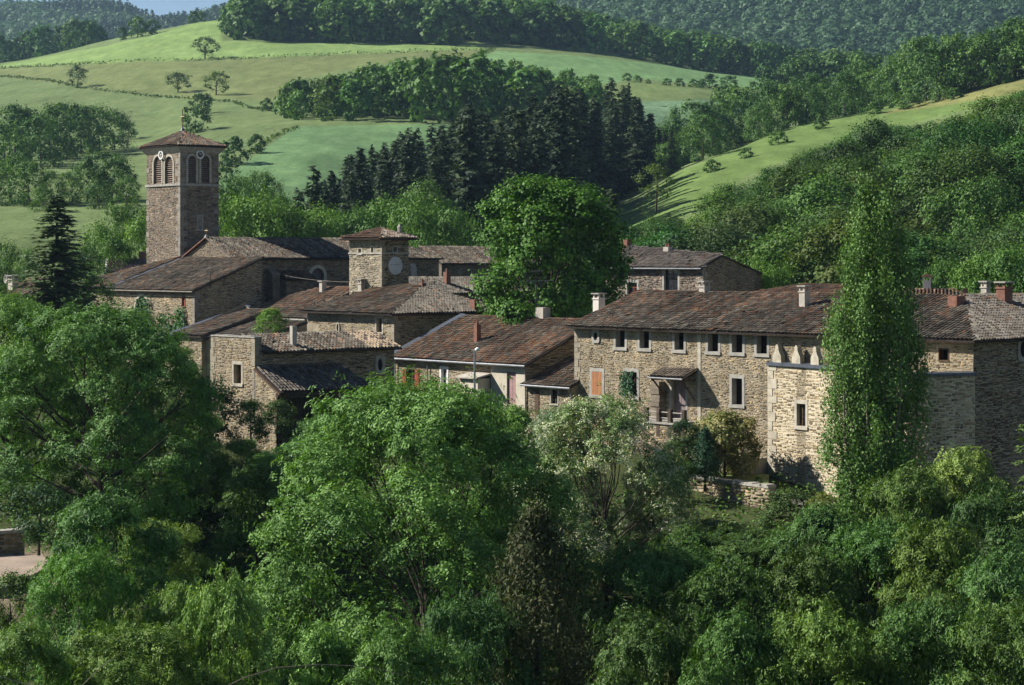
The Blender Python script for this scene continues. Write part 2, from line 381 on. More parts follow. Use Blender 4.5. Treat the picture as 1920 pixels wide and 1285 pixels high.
TILEPAL = np.array([(.088,.073,.055),(.125,.104,.078),(.16,.134,.10),(.11,.082,.058),(.20,.172,.13)])
REDPAL = np.array([(.225,.112,.06),(.27,.142,.08),(.18,.095,.053),(.25,.165,.105)])
def roof_slope(H, name, pts, seed=1, red=.2, redtop=.0, tiles=True, step=.25, expo=.34, thick=.12, pale=None, lift=0.0, flat=False):
    """pts: convex planar polygon, first edge = eave"""
    par = getattr(H, 'o', H)
    P = [Vector(p) for p in pts]
    sx = (P[1] - P[0]).normalized(); nz = Vector((0, 0, 0))
    for i in range(len(P)): nz += P[i].cross(P[(i+1) % len(P)])
    nz.normalize()
    if nz.z < 0: nz = -nz
    ty = nz.cross(sx).normalized()
    if ty.z < 0: ty = -ty
    mb = MB(); top = [p - nz*.015 for p in P]; bot = [p - nz*thick for p in P]
    mb.poly(top); mb.poly(bot[::-1], 1)
    for i in range(len(P)):
        j = (i+1) % len(P); mb.poly([top[i], bot[i], bot[j], top[j]], 1)
    ro = mb.build(name, [M['roofbase'], M['under']], par)
    if not tiles: return ro
    rng = np.random.default_rng(seed)
    q = np.array([((p - P[0]).dot(sx), (p - P[0]).dot(ty)) for p in P])
    s0, s1 = q[:, 0].min(), q[:, 0].max(); t1 = q[:, 1].max()
    S, T = np.meshgrid(np.arange(s0 + step*.5, s1, step), np.arange(expo*.45, t1, expo), indexing='ij')
    wob = .03 * np.sin(S * .35 + seed) ; S = S.ravel(); T = (T + wob).ravel()
    ok = inpoly(S, np.clip(T, .01, None), q); 
    ok &= rng.random(len(S)) > .004
    S, T = S[ok], T[ok]; n = len(S)
    ang = np.linspace(0, math.pi, 6)
    cx, cz = np.cos(ang), np.sin(ang)
    L = expo * 1.22
    rot = rng.normal(0, .022, n) + np.where(rng.random(n) < .03, rng.normal(0, .14, n), 0)
    s = S + rng.normal(0, .010, n); t = T + rng.normal(0, .016, n); hz = np.abs(rng.normal(0, .010, n)) + .10 * np.clip(vnoise(S, T, 3.5, seed) - .35, 0, 1) + .03 * vnoise(S, T, 1.1, seed)
    r1 = .094 * step/.25 * rng.uniform(.94, 1.06, n); r0 = r1 * .84
    V = np.empty((n, 12, 3))
    for e in range(2):
        off = (-expo*.55 if e == 0 else -expo*.55 + L)
        rr = r1 if e == 0 else r0
        lift_ = (.026 if e == 0 else 0.0)
        for k in range(6):
            ls = cx[k] * rr; lt = off
            gs = s + ls*np.cos(rot) - lt*np.sin(rot); gt = t + ls*np.sin(rot) + lt*np.cos(rot); gz = cz[k]*rr*1.05 + hz + lift_
            V[:, e*6+k] = np.array(P[0])[None] + gs[:, None]*np.array(sx)[None] + gt[:, None]*np.array(ty)[None] + gz[:, None]*np.array(nz)[None]
    fq = np.array([[k, k+1, k+7, k+6] for k in range(5)])
    fa = (np.arange(n)[:, None, None]*12 + fq[None]).reshape(-1, 4)
    nn = vnoise(S, T, 3.2, seed + 7)*.6 + vnoise(S, T, .9, seed + 9)*.4
    pr = np.clip(red + redtop * (T / max(t1, .1)) * 1.2 + (nn - .5) * 1.1 * min(1, red*3 + redtop*1.5), 0, 1)
    isr = rng.random(n) < pr
    base = TILEPAL[rng.integers(0, len(TILEPAL), n)]; rc = REDPAL[rng.integers(0, len(REDPAL), n)]
    mixr = rng.uniform(.45, 1, (n, 1)); C = np.where(isr[:, None], rc*mixr + base*(1-mixr), base)
    colv = rng.uniform(.72, 1.28, 4000)[np.clip(((S - s0)/step).astype(int), 0, 3999)]
    C = C * rng.uniform(.84, 1.16, (n, 1)) * colv[:, None] * (0.8 + .45 * vnoise(S, T, 1.7, seed + 3))[:, None]
    if pale is not None:
        u0, u1, pc = pale; k = (S > u0) & (S < u1) & (rng.random(n) < .75); C[k] = np.array(pc) * rng.uniform(.7, 1.2, (k.sum(), 1))
    o = link('roof_tiles', npmesh('roof_tiles', V.reshape(-1, 3), fa, [M['tile']], np.repeat(C, 12, 0), smooth=True), ro); o['kind'] = 'stuff'
    return ro
M['roofbase'] = plain('pan_tiles', (.045, .035, .03), .95, 1.2, .35, .3)

_rt = {}
def ridge_mesh(i, red):
    key = (i, red)
    if key not in _rt:
        rng = np.random.default_rng(i + (50 if red else 0)); V = []
        for e, rr in ((0, .135), (.40, .112)):
            for a in np.linspace(-.1, math.pi + .1, 7): V.append((math.cos(a)*rr, e, math.sin(a)*rr*.8))
        fq = np.array([[k, k+1, k+8, k+7] for k in range(6)])
        c = (REDPAL if red else TILEPAL)[i % 4] * (1.1 if red else 1.5)
        _rt[key] = npmesh('ridge_tile', V, fq, [M['tile']], np.repeat(np.array(c)[None], 14, 0), smooth=True)
    return _rt[key]
def ridge(ro, p0, p1, red=True, seed=0, every=.35):
    p0 = Vector(p0); p1 = Vector(p1); d = p1 - p0; n = max(1, int(d.length / every)); rng = random.Random(seed)
    y = d.normalized(); x = y.cross(Vector((0, 0, 1))).normalized(); z = x.cross(y)
    for i in range(n):
        o = link('ridge_tile', ridge_mesh(rng.randrange(4), red and rng.random() < .8), ro)
        m = Matrix((x, y, z)).transposed().to_4x4(); m.translation = p0 + d * (i / n) - z * .03 + x * rng.gauss(0, .012) + z * rng.gauss(0, .008)
        o.matrix_local = m @ Matrix.Rotation(rng.gauss(0, .04), 4, 'Z')

def surround(H, mp, a, b, h0, h1, w=.17, proud=.03, mat='cut', name='window', sillw=.06, depth=.2):
    """cut-stone frame; returns the window part"""
    mb = MB()
    def bar(s0, s1, z0, z1, pr):
        mb.hexa([mp(s0,z0,-depth), mp(s1,z0,-depth), mp(s1,z0,pr), mp(s0,z0,pr), mp(s0,z1,-depth), mp(s1,z1,-depth), mp(s1,z1,pr), mp(s0,z1,pr)])
    bar(a - w, a + .004, h0, h1, proud); bar(b - .004, b + w, h0, h1, proud); bar(a - w - .004, b + w + .004, h1 - .004, h1 + w*1.15, proud + .003)
    o = mb.build(name, M[mat], H.o if hasattr(H, 'o') else H)
    mb = MB(); s0, s1 = a - w - .03, b + w + .03
    mb.hexa([mp(s0,h0-w,-depth), mp(s1,h0-w,-depth), mp(s1,h0-w,proud+sillw), mp(s0,h0-w,proud+sillw), mp(s0,h0+.003,-depth), mp(s1,h0+.003,-depth), mp(s1,h0+.003,proud+sillw), mp(s0,h0+.003,proud+sillw)])
    mb.build('sill', M[mat], o)
    return o
def panel(par, mp, a, b, h0, h1, off, mat, name, t=.04):
    mb = MB(); mb.hexa([mp(a,h0,off-t), mp(b,h0,off-t), mp(b,h0,off), mp(a,h0,off), mp(a,h1,off-t), mp(b,h1,off-t), mp(b,h1,off), mp(a,h1,off)])
    return mb.build(name, M[mat], par)
def boards(par, mp, a, b, h0, h1, off, mat, n, name='board', seed=0, cross=True):
    rng = random.Random(seed); w = (b - a) / n
    for i in range(n): panel(par, mp, a + i*w + .006, a + (i+1)*w - .006, h0 + rng.uniform(0, .01), h1 - rng.uniform(0, .01), off + rng.uniform(-.006, .006), mat, name)
def sash(par, mp, a, b, h0, h1, off, mat='wood', nx=2, nz=3, fw=.05, glass=True):
    mb = MB()
    def bar(s0, s1, z0, z1, o2=0): mb.hexa([mp(s0,z0,off-.05-o2), mp(s1,z0,off-.05-o2), mp(s1,z0,off-o2), mp(s0,z0,off-o2), mp(s0,z1,off-.05-o2), mp(s1,z1,off-.05-o2), mp(s1,z1,off-o2), mp(s0,z1,off-o2)])
    for i in range(nx + 1): c = a + (b-a)*i/nx; bar(max(a, c - fw/2), min(b, c + fw/2), h0, h1)
    for i in range(nz + 1): c = h0 + (h1-h0)*i/nz; bar(a, b, max(h0, c - fw/2), min(h1, c + fw/2), .004)
    mb.build('sash', M[mat], par)
    if glass:
        for i in range(nx):
            for k in range(nz):
                panel(par, mp, a + (b-a)*i/nx + fw/2, a + (b-a)*(i+1)/nx - fw/2, h0 + (h1-h0)*k/nz + fw/2, h0 + (h1-h0)*(k+1)/nz - fw/2, off - .025, 'glass', 'pane', .01)
def ring_window(H, mp, s, z, rs, rz, w=.14, mat='cut', square=True, proud=.09):
    """oval window: stone plate with an oval hole, dark inside"""
    mb = MB(); n = 20; o = []; i = []
    for k in range(n):
        an = 2*math.pi*k/n; i.append((s + rs*math.cos(an), z + rz*math.sin(an)))
        if square:
            m = max(abs(math.cos(an)), abs(math.sin(an))); o.append((s + (rs+w)*math.cos(an)/m, z + (rz+w)*math.sin(an)/m))
        else: o.append((s + (rs+w)*math.cos(an), z + (rz+w)*math.sin(an)))
    for k in range(n):
        j = (k+1) % n
        mb.poly([mp(*o[k], proud), mp(*o[j], proud), mp(*i[j], proud), mp(*i[k], proud)])
        mb.poly([mp(*o[k], -.02), mp(*o[j], -.02), mp(*o[j], proud), mp(*o[k], proud)])
        mb.poly([mp(*i[k], proud), mp(*i[j], proud), mp(*i[j], -.22), mp(*i[k], -.22)])
    ob = mb.build('oval_window', M[mat], H.o)
    mb = MB(); mb.poly([mp(*p, .012) for p in i]); mb.build('pane', M['dark'], ob); return ob
def quoins(H, corner, z0, z1, seed=0, h=(.28,.42), mat='quoin', long=.55, short=.3, flip=False):
    """alternating corner stones at local (x,y), near corner between the sunlit and the shaded face"""
    rng = random.Random(seed); z = z0; k = 0; x, y = corner
    while z < z1 - .15:
        hh = min(rng.uniform(*h), z1 - z - .01); la, lb = (long, short) if k % 2 else (short, long); la *= rng.uniform(.8, 1.15); lb *= rng.uniform(.8, 1.15)
        mb = MB()
        if flip: mb.box(x-.028, x + la, y - .03, y + .1, z, z + hh - .02)
        else: mb.box(x - la, x + .03, y - .03, y + lb, z, z + hh - .02)
        mb.build('quoin', M[mat], H.o); z += hh; k += 1

def chimney(H, x, y, z0, z1, w=.55, l=.55, mat='concrete', cap='slab', pots=0, par=None, name='chimney'):
    mb = MB(); mb.box(x-w/2, x+w/2, y-l/2, y+l/2, z0, z1)
    o = mb.build(name, M[mat], par or H.o)
    if cap in ('slab', 'legs'):
        zz = z1
        if cap == 'legs':
            for a in (-1, 1):
                for b in (-1, 1): mb = MB(); mb.box(x+a*w*.38-.05, x+a*w*.38+.05, y+b*l*.38-.05, y+b*l*.38+.05, z1-.002, z1+.24); mb.build('cap_leg', M[mat], o)
            zz = z1 + .24
            mb = MB(); mb.box(x-w/2-.05, x+w/2+.05, y-l/2-.05, y+l/2+.05, z1-.1, z1-.03); mb.build('collar', M[mat], o)
        mb = MB(); mb.box(x-w/2-.1, x+w/2+.1, y-l/2-.1, y+l/2+.1, zz, zz+.08); mb.build('cap', M['cut_grey'], o)
    elif cap == 'tiles':
        for a in (-1, 1):
            for b in (-1, 1): mb = MB(); mb.box(x+a*w*.4-.06, x+a*w*.4+.06, y+b*l*.4-.06, y+b*l*.4+.06, z1-.002, z1+.25); mb.build('cap_leg', M[mat], o)
        mb = MB(); mb.hexa([(x-w*.75,y-l*.75,z1+.25),(x+w*.75,y-l*.75,z1+.25),(x+w*.75,y+l*.75,z1+.25),(x-w*.75,y+l*.75,z1+.25),(x-.05,y-l*.7,z1+.48),(x+.05,y-l*.7,z1+.48),(x+.05,y+l*.7,z1+.48),(x-.05,y+l*.7,z1+.48)])
        mb.build('cap', M['brick'], o)
    for k in range(pots):
        mb = MB(); xx = x + (k - (pots-1)/2)*.3; mb.tube([(xx,y,z1-.01),(xx,y,z1+.3)], [.11,.09], 8); mb.build('chimney_pot', M['brick'], o)
    return o
# ------------------------------------------------------------------ terrain mesh
def paint_terrain():
    VV = VH - TZ * F / np.maximum(DD, 1); C = np.empty(UU.shape + (3,)); C[:] = (.085, .125, .035)
    def setc(poly, c, dmin=230, dmax=2000):
        k = inpoly(UU, VV, poly) & (DD > dmin) & (DD < dmax); C[k] = c
    C[DD < 230] = (.06, .075, .03)
    k = (DD > 230) & (DD < 1300); C[k] = (.142, .19, .08)
    setc([(-900,170),(-400,150),(0,122),(200,86),(300,62),(415,30),(420,77),(905,79),(908,93),(800,97),(560,106),(350,113),(0,127),(-400,160)], (.20,.285,.10), 700)
    setc([(-900,260),(-400,165),(0,127),(350,113),(560,106),(800,97),(905,93),(880,110),(700,120),(560,150),(520,190),(350,185),(200,170),(0,142),(-400,190)], (.165,.195,.08), 600)
    setc([(400,345),(480,290),(555,238),(640,236),(860,232),(860,300),(760,420),(560,470),(380,440)], (.14,.235,.11), 300, 640)
    setc([(870,112),(935,96),(1100,106),(1300,128),(1440,146),(1440,168),(1330,160),(1200,148),(1080,165),(900,130)], (.16,.265,.115), 600)
    setc([(1080,165),(1200,150),(1300,158),(1430,170),(1430,190),(1250,185),(1190,195)], (.15,.20,.08), 500)
    setc([(1080,240),(1180,192),(1430,184),(1420,215),(1300,240),(1200,290)], (.15,.235,.14), 480)
    setc([(1100,430),(1180,395),(1260,328),(1380,278),(1480,228),(1700,185),(1820,165),(1930,110),(2300,20),(2300,120),(1930,175),(1700,235),(1500,290),(1400,330),(1260,420),(1150,470)], (.125,.185,.06), 270, 560)
    k = inpoly(UU, VV, [(1650,215),(1800,165),(1930,110),(2300,20),(2300,120),(1930,172),(1760,200)]) & (DD > 300) & (DD < 560); C[k] = (.19,.195,.078)
    # bare ground on the road shelf at lower left
    k = (DD > 86) & (DD < 98) & (UU < 110); C[k] = (.24,.19,.14)
    n = .9 + .2 * vnoise(XX, DD, 14, 4); n2 = .93 + .14 * vnoise(XX, DD, 3.2, 6)
    C *= (n * n2)[..., None]
    return C
nu, nd = TZ.shape
V = np.stack([XX, DD, TZ + EYE], -1).reshape(-1, 3)
ii, jj = np.meshgrid(np.arange(nu-1), np.arange(nd-1), indexing='ij'); b0 = (ii*nd + jj).ravel()
fq = np.stack([b0, b0 + nd, b0 + nd + 1, b0 + 1], -1)
def ground_mat():
    m, n, l, p = new_mat('meadow')
    a = n.new('ShaderNodeAttribute'); a.attribute_name = 'Col'
    co = n.new('ShaderNodeTexCoord').outputs['Object']
    c = mul(n, l, a.outputs['Color'], ramp(n, l, noise(n, l, .12, 6, .7, co), (.86,.88,.84), (1.1,1.08,1.04)))
    c = mul(n, l, c, ramp(n, l, noise(n, l, .9, 4, .7, co), (.78,.78,.78), (1.16,1.16,1.16)))
    mp_ = n.new('ShaderNodeMapping'); mp_.inputs['Scale'].default_value = (.6, .12, .3); mp_.inputs['Rotation'].default_value = (0, 0, .5); l.new(co, mp_.inputs['Vector'])
    c = mul(n, l, c, ramp(n, l, noise(n, l, .5, 4, .6, mp_.outputs[0]), (.76,.8,.74), (1.14,1.12,1.08)))
    l.new(c, p.inputs['Base Color']); p.inputs['Roughness'].default_value = .95; p.inputs['Specular IOR Level'].default_value = .05
    b = n.new('ShaderNodeBump'); b.inputs['Strength'].default_value = .6; b.inputs['Distance'].default_value = .3
    l.new(noise(n, l, 1.2, 5, .7, co), b.inputs['Height']); l.new(b.outputs[0], p.inputs['Normal'])
    return m
M['meadow'] = ground_mat()
tag(link('terrain', npmesh('terrain', V, fq, [M['meadow']], paint_terrain().reshape(-1, 3), smooth=True)), kind='structure')

# far hills: two long forested ridges beyond the fields, and the plain they stand on
M['forest_floor'] = plain('forest_floor', (.03, .045, .022), .95, .02, .4)
def far_hill(name, u0, u1, d0, d1, crest, foot, depth, seed):
    us = np.linspace(u0, u1, 90); rows = 24; Vv = []
    for u in us:
        vc = np.interp(u, [c[0] for c in crest], [c[1] for c in crest]); vf = foot
        for k in range(rows):
            t = k / (rows-1); d = d0 + (d1-d0)*t; v = vf + (vc - vf) * (math.sin(t*math.pi/2) if t < 1 else 1)
            p = pt(u, v, d); p[2] += (vnoise(p[0], p[1], 170, seed) - .5) * 26 * math.sin(t*math.pi); Vv.append(p)
        p = Vv[-1].copy(); p[1] += depth; p[0] *= 1 + depth/d1; p[2] -= 150; Vv.append(p)
    rr = rows + 1; i, j = np.meshgrid(np.arange(len(us)-1), np.arange(rr-1), indexing='ij'); b = (i*rr + j).ravel()
    Vv = np.array(Vv)
    o = link(name, npmesh(name, Vv, np.stack([b, b+rr, b+rr+1, b+1], -1), [M['forest_floor']], smooth=True)); tag(o, kind='structure')
    return us, Vv.reshape(len(us), rr, 3)
HILLS = [
 far_hill('hill', -300, 620, 1700, 2500, [(-300,-20),(0,22),(120,22),(190,22),(245,30),(285,50),(330,48),(400,32),(440,22),(620,-10)], 150, 700, 3),
 far_hill('hill', 650, 2500, 1250, 2000, [(650,10),(900,-10),(1040,-4),(1300,-60),(1700,-120),(2500,-130)], 190, 700, 8),
]
mb = MB(); s = 9000
mb.poly([(-s,-400,-16),(s,-400,-16),(s,2*s,-16),(-s,2*s,-16)])
tag(mb.build('ground', M['forest_floor']), kind='structure')

# ------------------------------------------------------------------ church
B0 = EYE - 14.0                                     # common foot level of the village walls
def closed(mb, La, Lb, zb, pl, pr=None, x0=0, y0=0):
    """back and left walls, plain"""
    mb.poly([(-La+x0, Lb+y0, zb), (x0, Lb+y0, zb), (x0, Lb+y0, pr if pr is not None else pl), (-La+x0, Lb+y0, pl)])

# bell tower
H = House('bell_tower', 'tall square stone bell tower with louvred twin arches and tiled cap', 'church tower', 338, 188.5, B0)
La = -H.lit(275)[0]; Lb = H.drk(410)[0]; zt = H.z(283); zs = H.z(346)
lm, dm = LIT(), DRK()
def arch_pts(s0, s1, z0, z1, n=8):
    r = (s1-s0)/2; c = (s0+s1)/2; zc = z1 - r
    return [(s0, z0), (s1, z0)] + [(c + r*math.cos(t), zc + r*math.sin(t)) for t in np.linspace(0, math.pi, n+1)]
def arch_fill(mb, mp, s0, s1, z1, n=8, m=0, off=0.0):
    """spandrels closing a square-headed hole to a round arch"""
    r = (s1-s0)/2; c = (s0+s1)/2; zc = z1 - r; ts = np.linspace(0, math.pi, n+1)
    for a, b in zip(ts[:-1], ts[1:]):
        mb.poly([mp(c + r*math.cos(a), zc + r*math.sin(a), off), mp(c + r*math.cos(a), z1, off), mp(c + r*math.cos(b), z1, off), mp(c + r*math.cos(b), zc + r*math.sin(b), off)], m)
        mb.poly([mp(c + r*math.cos(a), zc + r*math.sin(a), off), mp(c + r*math.cos(b), zc + r*math.sin(b), off), mp(c + r*math.cos(b), zc + r*math.sin(b), off-.45), mp(c + r*math.cos(a), zc + r*math.sin(a), off-.45)], m)
wb = MB(); st = []
ops_l = []; ops_d = []
for (u0, u1) in ((288.5, 303.5), (309.5, 324.5)):
    a, z1 = H.lit(u0, 294); b, _ = H.lit(u1, 294); _, z0 = H.lit(u0, 345); ops_l.append((a, b, z0, z1, .24))
for (u0, u1) in ((352.5, 367.5), (377, 392.5)):
    a, z1 = H.drk(u0, 292); b, _ = H.drk(u1, 292); _, z0 = H.drk(u0, 343); ops_d.append((a, b, z0, z1, .24))
wall_sheet(wb, lm, -La, 0, 0, [(-La, zt), (0, zt)], ops_l, 0); wall_sheet(wb, dm, 0, Lb, 0, [(0, zt), (Lb, zt)], ops_d, 0)
wall_sheet(wb, BACK(Lb), -La, 0, 0, [(-La, zt), (0, zt)], [], 0); wall_sheet(wb, LEFT(-La), 0, Lb, 0, [(0, zt), (Lb, zt)], [], 0)
for o in ops_l: arch_fill(wb, lm, *o[:2], o[3])
for o in ops_d: arch_fill(wb, dm, *o[:2], o[3])
wb.build('wall', M['mortar_grey'], H.o)
zv = H.z(480)
slit = [(H.drk(371)[0], H.drk(379)[0], H.drk(371, 431)[1], H.drk(371, 405)[1], .12)]
for mp, s0, s1, ops in ((lm, -La, 0, ops_l), (dm, 0, Lb, ops_d + slit)):
    st.append(stone_boxes(11 if mp is lm else 12, mp, s0, s1, 0, [(s0, zs), (s1, zs)], ops, 'tower', (.10,.17), (.18,.5), (.006,.025), zmin=zv-2))
    st.append(stone_boxes(13 if mp is lm else 14, mp, s0, s1, 0, [(s0, zt), (s1, zt)], ops, 'tower', (.14,.26), (.25,.65), (.006,.022), zmin=zs+.1))
add_stones(H, st)
quoins(H, (0, 0), zv - 1, zt, 3, (.4,.6), 'quoin_grey', .7, .35)
for k in range(6): 
    z = zv + .3 + k*1.5; mb = MB(); mb.box(-La-.03, -La+.5, -.035, .3, z, z+.45); mb.build('quoin', M['quoin_grey'], H.o)
    mb = MB(); mb.box(-.3, .035, Lb-.5, Lb+.03, z+.6, z+1.05); mb.build('quoin', M['quoin_grey'], H.o)
mb = MB(); mb.box(-La-.12, .12, -.12, Lb+.12, zs-.1, zs+.1); mb.build('string_course', M['cut_grey'], H.o)
def arch_frame(H, mp, o, w=.2, pr=.05):
    a, b, z0, z1 = o[:4]; mb = MB(); r = (b-a)/2; c = (a+b)/2; zc = z1-r; n = 12
    pi = [(a, z0)] + [(c - r*math.cos(t), zc + r*math.sin(t)) for t in np.linspace(0, math.pi, n+1)] + [(b, z0)]
    po = [(a-w, z0)] + [(c - (r+w)*math.cos(t), zc + (r+w)*math.sin(t)) for t in np.linspace(0, math.pi, n+1)] + [(b+w, z0)]
    for i in range(len(pi)-1):
        mb.poly([mp(*po[i], pr), mp(*po[i+1], pr), mp(*pi[i+1], pr), mp(*pi[i], pr)])
        mb.poly([mp(*po[i], -.02), mp(*po[i+1], -.02), mp(*po[i+1], pr), mp(*po[i], pr)])
        mb.poly([mp(*pi[i], pr), mp(*pi[i+1], pr), mp(*pi[i+1], -.2), mp(*pi[i], -.2)])
    return mb.build('belfry_arch', M['cut'], H.o)
slat = {}
for mp, ops in ((lm, ops_l), (dm, ops_d)):
    for o in ops:
        fr = arch_frame(H, mp, o); a, b, z0, z1 = o[:4]; r = (b-a)/2; zc = z1-r; n = 13
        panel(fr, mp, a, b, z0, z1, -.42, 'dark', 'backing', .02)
        for k in range(n):
            z = z0 + .08 + (z1-z0-.2)*k/(n-1); hw = r if z < zc else math.sqrt(max(.02, r*r-(z-zc)**2)); c = (a+b)/2
            mb = MB(); mb.hexa([mp(c-hw, z-.03, -.14), mp(c+hw, z-.03, -.14), mp(c+hw, z-.06, -.12), mp(c-hw, z-.06, -.12), mp(c-hw, z+.09, -.34), mp(c+hw, z+.09, -.34), mp(c+hw, z-.02, -.11), mp(c-hw, z-.02, -.11)])
            mb.build('louvre', M['louvre'] if 'louvre' in M else M.setdefault('louvre', plain('louvre_wood', (.27,.20,.155), .85, 5, .3)), fr)
def clock(mp, s, z, r, mat='white'):
    mb = MB(); n = 24
    for k in range(n):
        t0, t1 = 2*math.pi*k/n, 2*math.pi*(k+1)/n
        q = [(s + rr*math.cos(t), z + rr*math.sin(t)) for rr, t in ((r*.62, t0), (r*.62, t1), (r*.7, t1), (r*.7, t0))]
        mb.hexa([mp(*p, .05) for p in q] + [mp(*p, .09) for p in q])
    c = mb.build('clock', M['iron'], H.o)
    for k in range(12):
        t = 2*math.pi*k/12; mb = MB(); cs, cz = s + r*.88*math.cos(t), z + r*.88*math.sin(t)
        q = [(cs + .085*r/.36*math.cos(w), cz + .085*r/.36*math.sin(w)) for w in np.linspace(0, 2*math.pi, 9)[:-1]]
        mb.poly([mp(*p, .11) for p in q]); 
        for i in range(8): mb.poly([mp(*q[i], .05), mp(*q[(i+1) % 8], .05), mp(*q[(i+1) % 8], .11), mp(*q[i], .11)])
        mb.build('numeral', M['white'], c)
    for an, ln in ((2.0, .5), (.4, .75)):
        mb = MB(); ca, sa = math.cos(an), math.sin(an); w = .035
        q = [(s - sa*w, z + ca*w), (s + sa*w, z - ca*w), (s + ca*r*ln + sa*w*.4, z + sa*r*ln - ca*w*.4), (s + ca*r*ln - sa*w*.4, z + sa*r*ln + ca*w*.4)]
        mb.hexa([mp(*p, .115) for p in q] + [mp(*p, .135) for p in q]); mb.build('hand', M['white'], c)
s, z = H.lit(305, 291); clock(lambda S, Z, O: lm(S, Z, np.asarray(O) + .12), s, z, .4)
s, z = H.drk(373, 290); clock(lambda S, Z, O: dm(S, Z, np.asarray(O) + .12), s, z, .4)
w = surround(H, dm, *slit[0][:4], .1, .04, 'cut_grey'); panel(w, dm, *slit[0][:4], .02, 'quoin_grey', 'niche_slab', .02)
# cornice and pyramid roof
ze = H.z(273); ov = .55; mb = MB()
mb.hexa([(-La-.05,-.05,zt-.15),(.05,-.05,zt-.15),(.05,Lb+.05,zt-.15),(-La-.05,Lb+.05,zt-.15),(-La-ov+.06,-ov+.06,ze-.1),(ov-.06,-ov+.06,ze-.1),(ov-.06,Lb+ov-.06,ze-.1),(-La-ov+.06,Lb+ov-.06,ze-.1)])
mb.build('cornice', M['cut_grey'], H.o)
ap = (-La/2, Lb/2, H.z(246, H.dist(-La/2, Lb/2)))
c4 = [(-La-ov,-ov,ze),(ov,-ov,ze),(ov,Lb+ov,ze),(-La-ov,Lb+ov,ze)]
for k in range(4):
    ro = roof_slope(H, 'roof', [c4[k], c4[(k+1) % 4], ap], 20+k, red=.3)
    ridge(ro, c4[k], ap, True, k)
mb = MB(); x, y, z = ap; ztip = H.z(236, H.dist(x, y))
mb.tube([(x,y,z-.25),(x,y,z+.1),(x,y,z+.3),(x,y,ztip)], [.42,.22,.09,.03], 8); mb.build('lead_spike', M['lead'], H.o)
mb = MB(); z2 = H.z(205, H.dist(x, y)); mb.tube([(x,y,ztip-.1),(x,y,z2)], .05, 5)
zc = ztip + (z2-ztip)*.55; mb.tube([(x-.34,y+.0,zc),(x+.34,y,zc)], .045, 5); mb.tube([(x,y,zc-.15),(x+.12,y,zc),(x,y,zc+.15),(x-.12,y,zc),(x,y,zc-.15)], .018, 5)
M['gilt'] = plain('weathered_gilt', (.20,.15,.07), .5, 6, .3, 0, .4)
mb.build('cross', M['gilt'], H.o)

# nave
H = House('church_nave', 'long grey stone church nave with low gable and arched side window', 'church', 435, 181, B0)
La, Lb = 8.0, 23.5; ze = H.z(484); zr = H.z(446.5, H.dist(-La/2, 0)); wb = MB(); lm, dm = LIT(), DRK()
a, zt_ = H.drk(584, 503); b, _ = H.drk(607, 503); _, z0 = H.drk(584, 540); arch = (a, b, z0, zt_, .22)
wall_sheet(wb, lm, -La, 0, 0, [(-La, ze), (-La/2, zr), (0, ze)], []); wall_sheet(wb, dm, 0, Lb, 0, [(0, ze), (Lb, ze)], [arch])
arch_fill(wb, dm, arch[0], arch[1], arch[3])
wall_sheet(wb, BACK(Lb), -La, 0, 0, [(-La, ze), (0, ze)], []); wall_sheet(wb, LEFT(-La), 0, Lb, 0, [(0, ze), (Lb, ze)], [])
wb.build('wall', M['mortar_grey'], H.o)
add_stones(H, [stone_boxes(31, lm, -La, 0, 0, [(-La, ze), (-La/2, zr), (0, ze)], [], 'dark', zmin=ze-.6), stone_boxes(32, dm, 0, Lb, 0, [(0, ze), (Lb, ze)], [arch], 'dark', (.09,.17), (.16,.5), zmin=ze-4.5)])
fr = arch_frame(H, dm, arch, .3); fr.name = 'arched_window'; panel(fr, dm, arch[0], arch[1], arch[2], arch[3]-.05, -.35, 'mauve_dark' if 'mauve_dark' in M else M.setdefault('mauve_dark', plain('dull_window_panel', (.10,.085,.10), .5, 3, .2)) and 'mauve_dark', 'window_panel', .02)
ov = .35; hx = 3.2
ro = roof_slope(H, 'roof', [(ov, -.1, ze-.02), (ov, Lb+ov, ze-.02), (-La/2, Lb-hx, zr), (-La/2, -.1, zr)], 41, red=.06)
ridge(ro, (-La/2, -.1, zr), (-La/2, Lb-hx, zr), False, 3)
roof_slope(H, 'roof', [(-La-ov, Lb+ov, ze-.02), (-La-ov, -.1, ze-.02), (-La/2, -.1, zr), (-La/2, Lb-hx, zr)], 42, tiles=False)
roof_slope(H, 'roof', [(ov, Lb+ov, ze-.02), (-La-ov, Lb+ov, ze-.02), (-La/2, Lb-hx, zr)], 43, red=.1)
for sgn in (0, 1):
    p0 = (-La-.1, -.12, ze) if sgn == 0 else (.1, -.12, ze); mb = MB()
    p1 = (-La/2, -.12, zr+.03)
    mb.hexa([(p0[0],-.25,p0[2]-.03),(p1[0],-.25,p1[2]-.03),(p1[0],.2,p1[2]-.03),(p0[0],.2,p0[2]-.03),(p0[0],-.25,p0[2]+.07),(p1[0],-.25,p1[2]+.07),(p1[0],.2,p1[2]+.07),(p0[0],.2,p0[2]+.07)])
    mb.build('verge_coping', M['brick'] if sgn == 0 else M['mortar_grey'], H.o)
mb = MB(); mb.box(-La-.2, .2, -.14, -.004, ze-.16, ze+.06); mb.build('flashing_band', M['mortar_pale'], H.o)
mb = MB(); x, y, z = -La/2, -.1, zr; mb.tube([(x,y,z),(x,y,z+.3)], [.25,.1], 8); mb.build('finial_base', M['cut_grey'], H.o)
mb = MB(); mb.tube([(x,y,z+.2),(x,y,z+.95)], .05, 5); mb.tube([(x-.25,y,z+.66),(x+.25,y,z+.66)], .05, 5); mb.build('gable_cross', M['gilt'], H.o)
